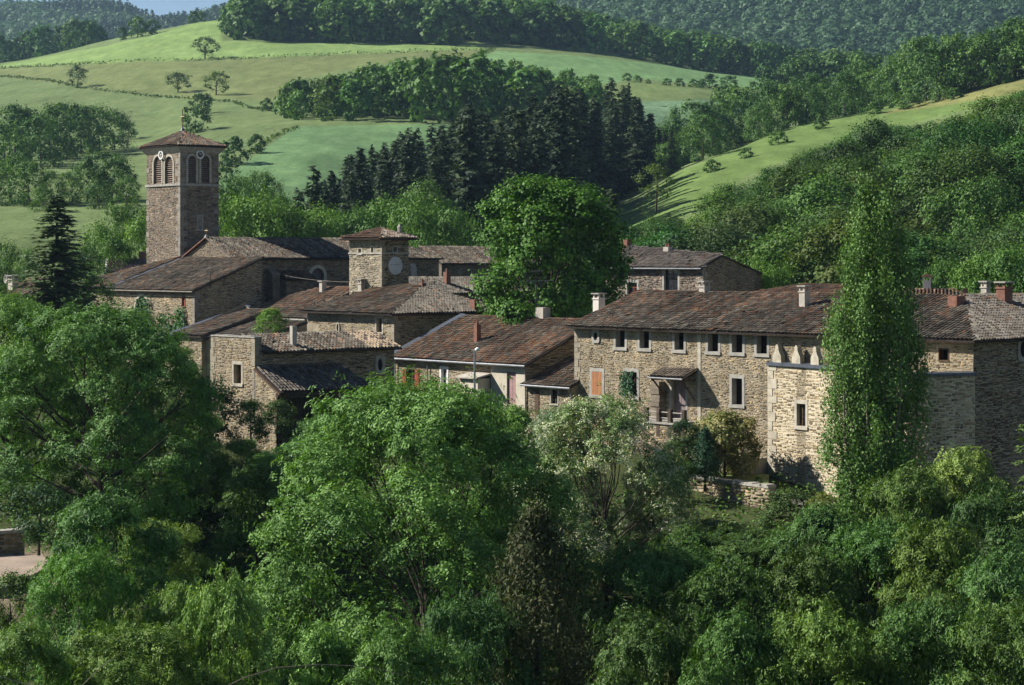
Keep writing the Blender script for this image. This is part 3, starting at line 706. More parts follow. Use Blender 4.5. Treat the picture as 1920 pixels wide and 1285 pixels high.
mb = MB(); mb.tube([(ov+.06, -.1, ze-.08), (ov+.06, Lb, ze-.08)], .07, 6); mb.build('gutter', M['iron'], H.o)
# small lean-to porch and buttresses on the nave side
y0, z0 = H.drk(514, 522); y1, _ = H.drk(574, 522); mb = MB(); wb = MB()
for (x0_, x1_, ya, yb, zz) in ((0, 1.6, y0, y1, z0-.1),): wb.box(x0_, x1_, ya+.2, yb-.2, 0, zz)
wb.build('porch_wall', M['mortar_grey'], H.o)
add_stones(H, [stone_boxes(35, DRK(1.6), y0+.2, y1-.2, 0, [(y0, z0-.1), (y1, z0-.1)], [], 'dark', zmin=z0-4)], name='porch_stonework')
roof_slope(H, 'porch_roof', [(1.9, y0, z0-.1), (1.9, y1, z0-.1), (0, y1, z0+.6), (0, y0, z0+.6)], 44, red=.8)
for yy in (H.drk(507)[0],):
    mb = MB(); mb.hexa([(0,yy-.4,0),(1.4,yy-.4,0),(1.4,yy+.4,0),(0,yy+.4,0),(0,yy-.4,z0+.9),(.9,yy-.4,z0+.4),(.9,yy+.4,z0+.4),(0,yy+.4,z0+.9)]); mb.build('buttress', M['mortar_grey'], H.o)
mb = MB(); y2, z2 = H.drk(768, 500); mb.hexa([(0,y2,0),(1.2,y2,0),(1.2,y2+.7,0),(0,y2+.7,0),(0,y2,z2+.3),(.2,y2,z2-.2),(.2,y2+.7,z2-.2),(0,y2+.7,z2+.3)]); mb.build('buttress', M['cut_grey'], H.o)

# lean-to across the church front
H = House('church_front_building', 'broad low stone building with sloping tiled roof below the church gable', 'building', 365, 173, B0)
La, Lb = 14.0, 6.8; ze = H.z(543); zb = H.z(484, H.dist(0, Lb)); lm, dm = LIT(), DRK(); wb = MB()
sl = (zb - ze) / Lb
a, z1 = H.lit(341.5, 558); b, _ = H.lit(347, 558); _, z0 = H.lit(341, 574); slit = (a, b, z0, z1, .14)
a, z1 = H.lit(254, 556); b, _ = H.lit(279, 556); _, z0 = H.lit(254, 600); arc = (a, b, z0, z1, .2)
Lx = 23.3
wall_sheet(wb, lm, -Lx, 0, 0, [(-Lx, ze), (0, ze)], [slit, arc]); arch_fill(wb, lm, arc[0], arc[1], arc[3])
wall_sheet(wb, dm, 0, Lb, 0, [(0, ze), (Lb, zb)], []); wall_sheet(wb, BACK(Lb), -12.5, 0, 0, [(-12.5, zb), (0, zb)], [])
wb.poly([(-Lx,0,0),(-12.5,Lb,0),(-12.5,Lb,zb),(-Lx,0,ze)])
wb.build('wall', M['mortar_main'], H.o)
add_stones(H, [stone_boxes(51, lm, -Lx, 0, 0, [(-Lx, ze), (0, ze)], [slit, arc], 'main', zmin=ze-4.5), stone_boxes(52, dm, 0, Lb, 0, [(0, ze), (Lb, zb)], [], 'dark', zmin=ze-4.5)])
w = surround(H, lm, *slit[:4], .08, .03, 'brick', 'slit_window'); panel(w, lm, *slit[:4], -.1, 'redpaint', 'shutter')
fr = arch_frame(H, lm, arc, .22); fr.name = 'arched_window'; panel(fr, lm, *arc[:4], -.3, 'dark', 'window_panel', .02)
quoins(H, (0, 0), ze-4.6, ze-.05, 5, (.3,.45), 'quoin_grey')
ov = .35; e = ze - ov*sl
roof_slope(H, 'roof', [(-14.0, -ov, e), (.25, -ov, e), (.25, Lb, zb), (-12.5, Lb, zb)], 53, red=.13, redtop=.05)
r2 = roof_slope(H, 'roof', [(-Lx-.3, -ov, e+.05), (-14.05, -ov, e+.05), (-12.6, Lb, zb+.15)], 54, red=.5)
ridge(r2, (-Lx-.3, -ov, e+.05), (-12.6, Lb, zb+.15), True, 8)
mb = MB(); mb.hexa([(-14.35,-ov,e+.02),(-13.7,-ov,e+.02),(-12.2,Lb,zb+.02),(-12.85,Lb,zb+.02),(-14.35,-ov,e+.2),(-13.7,-ov,e+.16),(-12.2,Lb,zb+.16),(-12.85,Lb,zb+.2)]); mb.build('lead_valley', M['lead'], H.o)
mb = MB(); mb.tube([(-14,-ov-.08,e-.06),(.25,-ov-.08,e-.06)],   .055, 6); mb.build('gutter', M['quoin_grey'], H.o)
mb = MB(); y0, z0 = H.drk(393, 518); mb.tube([(.1,y0,z0-1),(.1,y0,z0+.25)], .03, 5); mb.box(-.25,.4,y0-.06,y0+.06,z0+.22,z0+.32); mb.build('floodlight_bracket', M['iron'], H.o)

# small house with red tiles behind the church front
H = House('cottage', 'small cottage with pinkish tile roof and white gable edge left of the church', 'house', 206, 222, B0, rot=R(-8))
x1 = H.lit(300)[0]; ze = H.z(509); zr = H.z(486, 226); wb = MB(); wb.box(0, x1, 0, 8, 0, ze-.1); wb.build('wall', M['render'], H.o)
ro = roof_slope(H, 'roof', [(-.3,-.4,ze-.1),(x1,-.4,ze-.1),(x1,4,zr),(-1.7,4,zr)], 61, red=.35, pale=(0,50,(.22,.17,.14)))
roof_slope(H, 'roof', [(x1,8.4,ze-.1),(-.3,8.4,ze-.1),(-1.7,4,zr),(x1,4,zr)], 62, tiles=False)
wb = MB(); wb.poly([(-.25,-.3,ze-.2),(-1.6,4,zr-.12),(-.25,8.3,ze-.2)]); wb.build('gable', M['white'], H.o)
mb = MB(); mb.hexa([(-.42,-.42,ze-.24),(-.26,-.42,ze-.24),(-1.6,4,zr-.14),(-1.82,4,zr-.14),(-.42,-.42,ze-.02),(-.26,-.42,ze-.02),(-1.6,4,zr+.08),(-1.82,4,zr+.08)]); mb.build('barge_board', M['white'], H.o)
chimney(H, H.lit(181, y=4)[0], 4, zr-.3, H.z(474, 226), .55, .5, 'brick', 'none'); chimney(H, H.lit(267, y=4)[0], 4, zr-.3, H.z(472, 226), .6, .5, 'brick', 'none')

# clock tower
H = House('clock_tower', 'short square stone tower with white wall dial and tiled hip roof', 'tower', 716, 160, B0)
La = -H.lit(655)[0]; Lb = H.drk(766)[0]; zt = H.z(449); zs = H.z(475); lm, dm = LIT(), DRK(); wb = MB()
opl = []
for u0, u1, v0, v1 in ((672, 677.5, 466.5, 476), (695.5, 700.5, 464, 474)):
    a, z1 = H.lit(u0, v0); b, z0 = H.lit(u1, v1); opl.append((a, b, z0, z1, .1))
a, z1 = H.drk(737.5, 463.5); b, z0 = H.drk(744.5, 472.5); opd = [(a, b, z0, z1, .08)]
wall_sheet(wb, lm, -La, 0, 0, [(-La, zt), (0, zt)], opl); wall_sheet(wb, dm, 0, Lb, 0, [(0, zt), (Lb, zt)], opd)
wall_sheet(wb, BACK(Lb), -La, 0, 0, [(-La, zt), (0, zt)], []); wall_sheet(wb, LEFT(-La), 0, Lb, 0, [(0, zt), (Lb, zt)], [])
wb.build('wall', M['mortar_clock'] if 'mortar_clock' in M else M.setdefault('mortar_clock', plain('mortar_buff', (.30,.26,.19), .95, 1.5, .25, .6)), H.o)
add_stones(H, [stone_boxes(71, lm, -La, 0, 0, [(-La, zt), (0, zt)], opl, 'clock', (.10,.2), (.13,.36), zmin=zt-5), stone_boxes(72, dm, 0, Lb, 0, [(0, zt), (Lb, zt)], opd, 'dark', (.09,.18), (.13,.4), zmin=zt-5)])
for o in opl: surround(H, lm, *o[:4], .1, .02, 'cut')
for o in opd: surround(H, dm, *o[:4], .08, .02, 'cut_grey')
mb = MB(); mb.box(-La-.07, .07, -.07, Lb+.07, zs-.06, zs+.06); mb.build('string_course', M['cut_grey'], H.o)
quoins(H, (0, 0), zt-5, zt-.05, 9, (.25,.4), 'quoin', .4, .25)
s, z = H.drk(740.5, 498.5); mb = MB(); n = 32; r = .68
q = [(s + r*math.cos(2*math.pi*k/n), z + r*1.05*math.sin(2*math.pi*k/n)) for k in range(n)]
mb.poly([dm(*p, .08) for p in q])
for k in range(n): mb.poly([dm(*q[k], -.01), dm(*q[(k+1) % n], -.01), dm(*q[(k+1) % n], .08), dm(*q[k], .08)])
M['dialp'] = plain('pale_dial_plaster', (.52,.53,.55), .85, 1.5, .12)
di = mb.build('wall_dial', M['dialp'], H.o)
for dx, dz in ((-.26,.06),(-.03,.05),(.2,.05),(-.45,.03)):
    panel(di, dm, s+dx, s+dx+.09, z+dz, z+dz+.07, .09, 'mauve', 'dial_mark', .012)
ze = H.z(446); ov = .6
ap0, ap1 = (-La/2-.2, Lb/2, H.z(430, H.dist(-La/2, Lb/2))), (-La/2+.5, Lb/2, H.z(429.5, H.dist(-La/2, Lb/2)))
c4 = [(-La-ov,-ov,ze-.05),(ov,-ov,ze-.05),(ov,Lb+ov,ze-.05),(-La-ov,Lb+ov,ze-.05)]
r1 = roof_slope(H, 'roof', [c4[0], c4[1], ap1, ap0], 75, red=.9); r2 = roof_slope(H, 'roof', [c4[1], c4[2], ap1], 76, red=.45, pale=(0,9,(.3,.24,.19)))
roof_slope(H, 'roof', [c4[2], c4[3], ap0, ap1], 77, red=.5); roof_slope(H, 'roof', [c4[3], c4[0], ap0], 78, red=.5)
ridge(r1, c4[1], ap1, True, 4); ridge(r1, ap0, ap1, True, 5)
x, y = -.6, Lb-.4; zz = ap1[2]-.6
mb = MB(); mb.tube([(x,y,zz),(x,y,zz+.35),(x,y,zz+.75),(x,y,zz+.95)], [.18,.16,.2,.06], 8); mb.build('vent_pot', M['concrete'], H.o)

# ------------------------------------------------------------------ roofs behind, right of the clock tower
H = House('rear_barn', 'dark barn with grey tile roof between clock tower and big maple', 'barn', 828, 200, B0)
Lb = 14; ze = H.z(493); zr = H.z(464, 202); wb = MB(); wb.box(-7, 0, 0, Lb, 0, ze-.1); wb.build('wall', M['mortar_grey'], H.o)
add_stones(H, [stone_boxes(81, DRK(), 0, Lb, 0, [(0, ze-.1), (Lb, ze-.1)], [], 'dark', zmin=ze-3)])
ro = roof_slope(H, 'roof', [(.4,-.3,ze-.1),(.4,Lb,ze-.1),(-3.2,Lb,zr),(-3.2,-.3,zr)], 82, red=.05); ridge(ro, (-3.2,-.3,zr), (-3.2,Lb,zr), False, 2)
roof_slope(H, 'roof', [(-7.4,Lb,ze-.1),(-7.4,-.3,ze-.1),(-3.2,-.3,zr),(-3.2,Lb,zr)], 83, tiles=False)
wb = MB(); wb.poly([(-7,0,ze-.1),(0,0,ze-.1),(-3.2,0,zr-.1)]); wb.build('gable', M['mortar_grey'], H.o)
H = House('courtyard_wing', 'low tiled wing with red brick chimney behind the hip roofed house', 'house', 775, 168, B0)
Lb = 13; ze = H.z(549); zr = H.z(523, 169.5); wb = MB(); wb.box(-5, 0, 0, Lb, 0, ze-.1); wb.build('wall', M['mortar_grey'], H.o)
add_stones(H, [stone_boxes(84, LIT(), -5, 0, 0, [(-5, ze), (0, ze)], [], 'main', zmin=ze-2)])
ro = roof_slope(H, 'roof', [(.4,-.3,ze-.1),(.4,Lb,ze-.1),(-2.6,Lb,zr),(-2.6,-.3,zr)], 85, red=.08, pale=(0,20,(.20,.18,.145)))
roof_slope(H, 'roof', [(-5.4,Lb,ze-.1),(-5.4,-.3,ze-.1),(-2.6,-.3,zr),(-2.6,Lb,zr)], 86, tiles=False)
wb = MB(); wb.poly([(-5,0,ze-.1),(0,0,ze-.1),(-2.6,0,zr-.1)]); wb.build('gable', M['mortar_grey'], H.o)
y0 = H.drk(838, x=-1.4)[0]; chimney(H, -1.4, y0, H.z(534, 171), H.z(510, 173), .45, .45, 'brick', 'none', 1)

# ------------------------------------------------------------------ big house far right behind the maple
H = House('upper_house', 'grey stone house with tall window behind the maple tree', 'house', 1318, 165, B0)
La = -H.lit(1110)[0]; Lb = 7.0; ze = H.z(499); zr = H.z(478, 166.5); zr0 = H.z(456, 176); zb = H.z(512, 169.6); lm, dm = LIT(), DRK(); wb = MB()
ops = []
for u0, u1, v0, v1 in ((1176, 1194.5, 530, 558), (1245, 1271, 504, 545)):
    a, z1 = H.lit(u0, v0); b, z0 = H.lit(u1, v1); ops.append((a, b, z0, z1, .2))
wall_sheet(wb, lm, -La, 0, 0, [(-La, ze), (0, ze)], ops); wall_sheet(wb, dm, 0, Lb, 0, [(0, ze), (2.2, zr-.1), (Lb, zb)], [])
wall_sheet(wb, BACK(Lb), -La, 0, 0, [(-La, zb), (0, zb)], []); wall_sheet(wb, LEFT(-La), 0, Lb, 0, [(0, ze), (Lb, zb)], [])
wb.build('wall', M['mortar_grey'], H.o)
add_stones(H, [stone_boxes(91, lm, -La, 0, 0, [(-La, ze), (0, ze)], ops, 'pink', (.10,.19), (.15,.42), (.008,.04), zmin=ze-5), stone_boxes(92, dm, 0, Lb, 0, [(0, ze), (2.2, zr-.1), (Lb, zb)], [], 'dark', zmin=ze-4)])
for k, o in enumerate(ops):
    w = surround(H, lm, *o[:4], .2, .02, 'cut_grey'); sash(w, lm, *o[:4], -.22, 'iron' if k else 'redpaint', 2, 3 if not k else 4)
quoins(H, (0, 0), ze-5, ze-.1, 12, (.3,.45), 'quoin_grey')
sl = (zr - ze)/2.2; ov = .4
ro = roof_slope(H, 'roof', [(-La-.3,-ov,ze-ov*sl),(.2,-ov,ze-ov*sl),(.2,2.2,zr),(-La-.3,4.4,ze+4.4*sl*.93)], 93, red=.12, pale=(0,30,(.22,.185,.155)))
ridge(ro, (-La-.3,4.4,ze+4.4*sl*.93), (.2,2.2,zr), False, 6)
roof_slope(H, 'roof', [(.2,Lb+.3,zb-.1),(-La-.3,Lb+.3,zb-.1),(-La-.3,4.4,ze+4.4*sl*.93-.05),(.2,2.2,zr-.02)], 94, tiles=False)
mb = MB(); mb.tube([(-La,-ov-.06,ze-ov*sl-.06),(.2,-ov-.06,ze-ov*sl-.06)], .06, 6); mb.build('gutter', M['zinc'], H.o)
x0 = H.lit(1252, y=3)[0]; chimney(H, x0, 3, ze+.6, H.z(463, 169), .6, .5, 'concrete', 'none', 2)
x0 = H.lit(1176, y=4.2)[0]; chimney(H, x0, 4.2, ze+1.0, H.z(449, 176), .5, .5, 'brick', 'none')

# ------------------------------------------------------------------ low roofs between the church and the front houses
H = House('stepped_roof_house', 'rambling low house with stepped tile roofs and dark open side', 'house', 378, 148, B0)
lm, dm = LIT(), DRK(); z0e = H.z(628); zE = H.z(591.5, 151.2); zE2 = H.z(541, 150.5); La = -H.lit(332)[0]; zD = H.z(566, 154)
wb = MB()
wall_sheet(wb, lm, -La, 0, 0, [(-La, z0e), (0, z0e)], []); wall_sheet(wb, dm, 0, 4.9, 0, [(0, z0e-.1), (4.9, zE-.15)], [])
wall_sheet(wb, LEFT(-La), 0, 5.9, 0, [(0, z0e-.1), (5.9, zD-.1)], [])
wall_sheet(wb, BACK(5.9), -La, 6.2, 0, [(-La, zD-.3), (0, zE-.2), (6.2, zE-.5)], []); wall_sheet(wb, LIT(.4), 0, 6.2, 0, [(0, z0e-.25), (6.2, z0e-.25)], []); wall_sheet(wb, DRK(6.2), .4, 4.9, 0, [(.4, z0e-.25), (4.9, zE-.4)], [])
wb.build('wall', M['mortar_main'], H.o)
add_stones(H, [stone_boxes(101, lm, -La, 0, 0, [(-La, z0e), (0, z0e)], [], 'main', zmin=z0e-6)])
roof_slope(H, 'roof', [(-La-.2,-.3,z0e-.1),(.35,-.3,z0e-.1),(.35,6.0,zE+.36),(-La-.2,6.0,zE+.36)], 103, red=.28)
roof_slope(H, 'lower_roof', [(.15,.1,z0e-.25),(6.4,.1,z0e-.25),(6.4,4.8,zE-.35),(.15,4.8,zE-.35)], 105, red=.12)
mb = MB(); mb.hexa([(-La-.45,-.3,z0e-.1),(-La+.15,-.3,z0e-.1),(-La+.15,6.4,zE+.55),(-La-.45,6.4,zE+.55),(-La-.45,-.3,z0e+.12),(-La+.15,-.3,z0e+.07),(-La+.15,6.4,zE+.62),(-La-.45,6.4,zE+.7)]); mb.build('lead_verge', M['lead'], H.o)
mb = MB(); mb.hexa([(.36,-.2,z0e-.32),(.42,-.2,z0e-.32),(.42,5.0,zE-.08),(.36,5.0,zE-.08),(.36,-.2,z0e-.1),(.42,-.2,z0e-.1),(.42,5.0,zE+.14),(.36,5.0,zE+.14)]); mb.build('verge_board', M['wood_grey'], H.o)

H = House('gutter_roof_house', 'low house with reddish roof and pale gutter behind the young birch', 'house', 578, 168, B0)
lm, dm = LIT(), DRK(); ze = H.z(594); La = -H.lit(470)[0]; yr = 4.7; zr = H.z(541, H.dist(0, yr)); wb = MB()
wall_sheet(wb, lm, -La, 0, 0, [(-La, ze), (0, ze)], []); wall_sheet(wb, dm, 0, 8, 0, [(0, ze), (yr, zr-.1), (8, zr-1.4)], []); wall_sheet(wb, BACK(8), -La, 0, 0, [(-La, zr-1.4), (0, zr-1.4)], []); wall_sheet(wb, LEFT(-La), 0, 8, 0, [(0, ze), (8, ze)], [])
wb.build('wall', M['mortar_main'], H.o)
add_stones(H, [stone_boxes(102, dm, 0, 8, 0, [(0, ze), (yr, zr-.1), (8, zr-1.4)], [], 'dark', zmin=ze-1), stone_boxes(104, lm, -La, 0, 0, [(-La, ze), (0, ze)], [], 'main', zmin=ze-1.5)])
sl = (zr-ze)/yr
ro = roof_slope(H, 'roof', [(-La-.2,-.35,ze-.35*sl),(.35,-.35,ze-.35*sl),(.35,yr,zr),(-4.8,yr,zr),(-La-.2,2.4,ze+2.4*sl)], 104, red=.3, redtop=.3); ridge(ro, (-4.8,yr,zr), (.35,yr,zr), True, 31); ridge(ro, (-La-.2,2.4,ze+2.4*sl), (-4.8,yr,zr), True, 32)
roof_slope(H, 'roof', [(.35,8.3,zr-1.5),(-4.8,8.3,zr-1.5),(-4.8,yr,zr),(.35,yr,zr)], 105, tiles=False); roof_slope(H, 'roof', [(-La-.2,8.3,ze),(-La-.2,2.4,ze+2.4*sl),(-4.8,yr,zr),(-4.8,8.3,zr-1.5)], 106, tiles=False)
mb = MB(); mb.tube([(-La,-.42,ze-.42*sl-.06),(.1,-.42,ze-.42*sl-.06)], .07, 6); mb.build('gutter', M['cut_grey'], H.o)
x0, _ = H.lit(605, y=4.0); chimney(H, x0, 4.0, zr-.8, H.z(529, 171), .4, .44, 'concrete', 'slab')

# ------------------------------------------------------------------ central house with hipped roof
H = House('hip_roof_house', 'square stone house with broad hipped tile roof below the clock tower', 'house', 739, 150, B0)
lm, dm = LIT(), DRK(); La = -H.lit(577)[0]; Lb = H.drk(938)[0]; ze = H.z(586)
o1 = (H.lit(706)[0], H.lit(716.5)[0], H.lit(706, 623)[1], H.lit(706, 597)[1], .17)
wb = MB(); wall_sheet(wb, lm, -La, 0, 0, [(-La, ze), (0, ze)], [o1]); wall_sheet(wb, dm, 0, Lb, 0, [(0, ze), (Lb, ze)], [])
wall_sheet(wb, BACK(Lb), -La, 0, 0, [(-La, ze), (0, ze)], []); wall_sheet(wb, LEFT(-La), 0, Lb, 0, [(0, ze), (Lb, ze)], [])
wb.build('wall', M['mortar_main'], H.o)
s, z = H.lit(634.5, 614.5); ovop = (s-.16, s+.16, z-.32, z+.32, .1)
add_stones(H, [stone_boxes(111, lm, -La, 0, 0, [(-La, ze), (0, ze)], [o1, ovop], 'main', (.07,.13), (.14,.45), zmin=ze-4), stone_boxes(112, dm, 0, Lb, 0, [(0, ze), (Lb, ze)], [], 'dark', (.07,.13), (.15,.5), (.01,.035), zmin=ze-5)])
w = surround(H, lm, *o1[:4], .18, .03, 'cut'); panel(w, lm, *o1[:4], -.3, 'wood', 'shutter')
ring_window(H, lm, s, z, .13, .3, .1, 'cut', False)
quoins(H, (0, 0), ze-4, ze-.05, 15, (.35,.55), 'quoin', .6, .35)
for k in range(4): mb = MB(); mb.box(-La-.03, -La+.4, -.03, .3, ze-3.6+k*.9, ze-3.1+k*.9); mb.build('quoin', M['quoin_grey'], H.o)
ov = .6; zr = H.z(537, H.dist(-4.6, 6.4)); A = (-4.6, 6.2, zr); Bp = (-La+1.6, 6.2, zr + .05)
c4 = [(-La-ov,-ov,ze-.12),(ov,-ov,ze-.12),(ov,Lb+ov,ze-.12),(-La-ov,Lb+ov,ze-.12)]
r1 = roof_slope(H, 'roof', [c4[0], c4[1], A, Bp], 113, red=.22, redtop=.28); r2 = roof_slope(H, 'roof', [c4[1], c4[2], A], 114, red=.10, redtop=.1, pale=(0,30,(.19,.165,.13)))
roof_slope(H, 'roof', [c4[2], c4[3], Bp, A], 115, tiles=False); roof_slope(H, 'roof', [c4[3], c4[0], Bp], 116, red=.2)
ridge(r1, c4[1], A, False, 3); ridge(r1, Bp, A, True, 4); ridge(r2, A, c4[2], True, 5)
chimney(H, A[0], A[1]+.1, zr-.2, zr+.25, .45, .4, 'brick', 'none', 1)
x0 = H.lit(678, y=5.2)[0]; chimney(H, x0, 5.2, zr-.7, H.z(531, 160), .42, .42, 'concrete', 'legs')
y0, zc_ = H.drk(890, 566, x=.25); chimney(H, .25, y0, ze-2.6, zc_+.15, .55, .5, 'brick', 'none')

# ------------------------------------------------------------------ front block: stump tower, shaded range and barn lean-to
H = House('stump_tower_range', 'stone stump tower joined to a shaded range with open barn lean-to', 'building', 478, 128, B0)
lm, dm = LIT(), DRK(); La = -H.lit(396.5)[0]; zt = H.z(634); ze = H.z(657); Lb = H.drk(740)[0]; zj = H.z(690); zje = H.z(736, 126.2)
o1 = (H.lit(438.5)[0], H.lit(453)[0], H.lit(439, 719)[1], H.lit(439, 683)[1], .17)
wb = MB(); wall_sheet(wb, lm, -La, 0, 0, [(-La, zt), (0, zt)], [o1]); wall_sheet(wb, dm, 0, .5, 0, [(0, zt), (.5, zt)], []); wall_sheet(wb, DRK(-.05), .5, Lb, 0, [(.5, ze), (Lb, ze)], [])
wall_sheet(wb, LIT(.0), 0, 2.35, 0, [(0, zj), (2.35, zje-.05)], [])
wall_sheet(wb, BACK(.5), -La, 0, ze-2, [(-La, zt), (0, zt)], []); wall_sheet(wb, LEFT(-La), 0, .5, 0, [(0, zt), (.5, zt)], []); wb.poly([(-La,0,zt),(0,0,zt),(0,.5,zt),(-La,.5,zt)])
wall_sheet(wb, LEFT(-4.6), .5, Lb, 0, [(.5, ze), (Lb, ze)], []); wall_sheet(wb, BACK(Lb), -4.6, -.05, 0, [(-4.6, ze), (-2.4, ze+.8), (-.05, ze)], [])
wb.build('wall', M['mortar_main'], H.o)
s, z = H.drk(712.5, 684); ovop = (s-.38, s+.38, z-.62, z+.62, .05)
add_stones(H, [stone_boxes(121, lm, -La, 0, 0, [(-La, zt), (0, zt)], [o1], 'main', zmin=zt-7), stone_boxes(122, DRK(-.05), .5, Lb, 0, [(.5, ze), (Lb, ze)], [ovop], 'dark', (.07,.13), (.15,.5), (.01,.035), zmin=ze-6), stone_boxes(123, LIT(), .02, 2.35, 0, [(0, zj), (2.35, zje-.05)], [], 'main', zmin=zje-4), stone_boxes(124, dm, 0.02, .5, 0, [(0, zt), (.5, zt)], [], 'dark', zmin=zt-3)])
w = surround(H, lm, *o1[:4], .17, .03, 'cut'); a, b, z0, z1 = o1[:4]; boards(w, lm, a+.25, b, z0, z1, -.3, 'orange_wood' if 'orange_wood' in M else M.setdefault('orange_wood', plain('varnished_wood', (.30,.14,.045), .6, 5, .3)) and 'orange_wood', 3)
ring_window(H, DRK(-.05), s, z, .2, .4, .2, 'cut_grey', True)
quoins(H, (-La, 0), zt-7, zt-.05, 16, (.35,.6), 'quoin', .5, .3, True); quoins(H, (0, 0), zj+.1, zt-.05, 17, (.35,.6), 'quoin', .35, .3)
for k in range(7): mb = MB(); mb.box(-.25, .0, -.03, .1, zj-4.6+k*.66, zj-4.05+k*.66); mb.build('quoin', M['quoin_grey'], H.o)
rng = random.Random(4); x = -La
while x < -.2:
    wd = rng.uniform(.35,.7); mb = MB(); mb.box(x+.01, min(x+wd, .03)-.01, -.06, .55, zt-.01, zt+rng.uniform(.06,.13)); mb.build('coping_stone', M['cut_grey'], H.o); x += wd
zr = ze + .85
ro = roof_slope(H, 'roof', [(.45,.5,ze-.15),(.45,Lb+.3,ze-.15),(-2.4,Lb+.3,zr),(-2.4,.5,zr)], 125, red=.06, pale=(8.2, 11.4, (.40,.30,.20)))
ridge(ro, (-2.4,.5,zr), (-2.4,Lb,zr), False, 8)
roof_slope(H, 'roof', [(-4.9,Lb+.3,ze-.15),(-4.9,.5,ze-.15),(-2.4,.5,zr),(-2.4,Lb+.3,zr)], 126, tiles=False)
y0, _ = H.drk(550, x=-.5); chimney(H, -.5, y0, ze-.1, H.z(611, 131), .3, .34, 'concrete', 'none', 0)
# barn lean-to
yj = H.drk(705, x=2.65)[0]; yt = H.drk(634)[0]
ro = roof_slope(H, 'barn_roof', [(2.75,.0,zje),(2.75,yj,zje),(0,yt,zj+.05),(0,.0,zj+.05)], 127, red=.0, pale=(0,20,(.15,.13,.115)))
ridge(ro, (0,.1,zj+.1), (0,yt,zj+.1), False, 9)
mb = MB(); mb.hexa([(0,-.1,zj-.16),(2.8,-.1,zje-.2),(2.8,.0,zje-.2),(0,.0,zj-.16),(0,-.1,zj-.02),(2.8,-.1,zje-.05),(2.8,.0,zje-.05),(0,.0,zj-.02)]); mb.build('barge_board', M['wood'], H.o)
mb = MB(); mb.box(2.3, 2.5, 0, yj-.2, zje-.34, zje-.14); mb.build('barn_beam', M['wood_grey'], H.o)
for k, yy in enumerate((.35, 3.2, 6.2)):
    mb = MB(); mb.box(2.3, 2.5, yy-.1, yy+.1, 0, zje-.34); mb.build('barn_post', M['wood_grey'], H.o)
rng = random.Random(9); yy = 3.4
while yy < yj - .3:
    wd = rng.uniform(.16,.28); panel(H.o, DRK(2.2), yy, yy+wd-.015, 0, zje-.35-rng.uniform(0,.15), rng.uniform(-.03,.03), 'wood_grey', 'barn_plank', .03); yy += wd
yy = .5
while yy < 3.2:
    wd = rng.uniform(.2,.3); panel(H.o, DRK(1.2), yy, yy+wd-.02, 0, zje-.5, rng.uniform(-.03,.03), 'wood_grey', 'barn_plank', .03); yy += wd
wb = MB(); wall_sheet(wb, DRK(.0), 0, yj, 0, [(0, zj), (yj, zj)], []); 

# ------------------------------------------------------------------ middle house with long lit front
H = House('cream_end_house', 'stone house with weathered red tile roof, gutter and cream rendered end bay', 'house', 985, 136, B0)
lm, dm = LIT(), DRK(); ze = H.z(681); La = -H.lit(742)[0]; yr = 6.64; zr = H.z(600, H.dist(0, yr)); sl = (zr-ze)/yr
ops = []
for u0, u1, v0, v1, g in ((827.5, 838.5, 692, 733, .16), (763.5, 778, 692, 729, .1), (951, 968, 697, 760, .05)):
    a, z1 = H.lit(u0, v0); b, z0 = H.lit(u1, v1); ops.append((a, b, z0, z1, g))
wb = MB(); wall_sheet(wb, lm, -La, 0, 0, [(-La, ze), (0, ze)], ops); wall_sheet(wb, dm, 0, yr+4, 0, [(0, ze), (yr, zr-.1), (yr+4, zr-1.7)], [])
wall_sheet(wb, BACK(yr+4), -La, 0, 0, [(-La, zr-1.7), (0, zr-1.7)], []); wall_sheet(wb, LEFT(-La), 0, yr+4, 0, [(0, ze), (yr, zr-.1), (yr+4, zr-1.7)], [])
wb.build('wall', M['mortar_main'], H.o)
xc = H.lit(921)[0]
rend = (xc, 0.0, 0, ze, 0)
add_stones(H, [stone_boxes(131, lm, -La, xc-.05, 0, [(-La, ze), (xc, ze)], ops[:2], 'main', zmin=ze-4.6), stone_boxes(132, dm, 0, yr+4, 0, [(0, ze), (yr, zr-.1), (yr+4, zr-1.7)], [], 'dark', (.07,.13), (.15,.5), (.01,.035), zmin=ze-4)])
mb = MB(); do = ops[2]; wall_sheet(mb, LIT(-.035), xc, .02, 0, [(xc, ze-.02), (.02, ze-.02)], [do], 0, .05); mb.poly([(xc,-.035,0),(xc,0,0),(xc,0,ze),(xc,-.035,ze)]); mb.build('render_coat', M['render'], H.o)
w = surround(H, lm, *ops[0][:4], .16, .04, 'white'); sash(w, lm, *ops[0][:4], -.18, 'white', 2, 3)
w = surround(H, lm, *ops[1][:4], .08, .02, 'wood'); sash(w, lm, *ops[1][:4], -.15, 'wood', 2, 2)
a, b, z0, z1 = ops[1][:4]
sh = MB(); boards(w, lm, b+.05, b+.05+(b-a)*.5, z0, z1, .07, 'redpaint', 3, 'shutter_board'); boards(w, lm, a-.05-(b-a)*.5, a-.05, z0, z1, .07, 'redpaint', 3, 'shutter_board', 2)
a, b, z0, z1 = do[:4]; d_ = panel(H.o, lm, a, b, z0, z1, -.08, 'pink', 'door'); panel(d_, lm, (a+b)/2-.012, (a+b)/2+.012, z0, z1, -.074, 'mauve', 'door_joint', .01)
ov = .35; e = ze - ov*sl
ro = roof_slope(H, 'roof', [(-La-.3,-ov,e),(.35,-ov,e),(.35,yr,zr),(-La-.3,yr,zr)], 133, red=.36, redtop=.15)
ridge(ro, (-La-.3,yr,zr), (.35,yr,zr), True, 12)
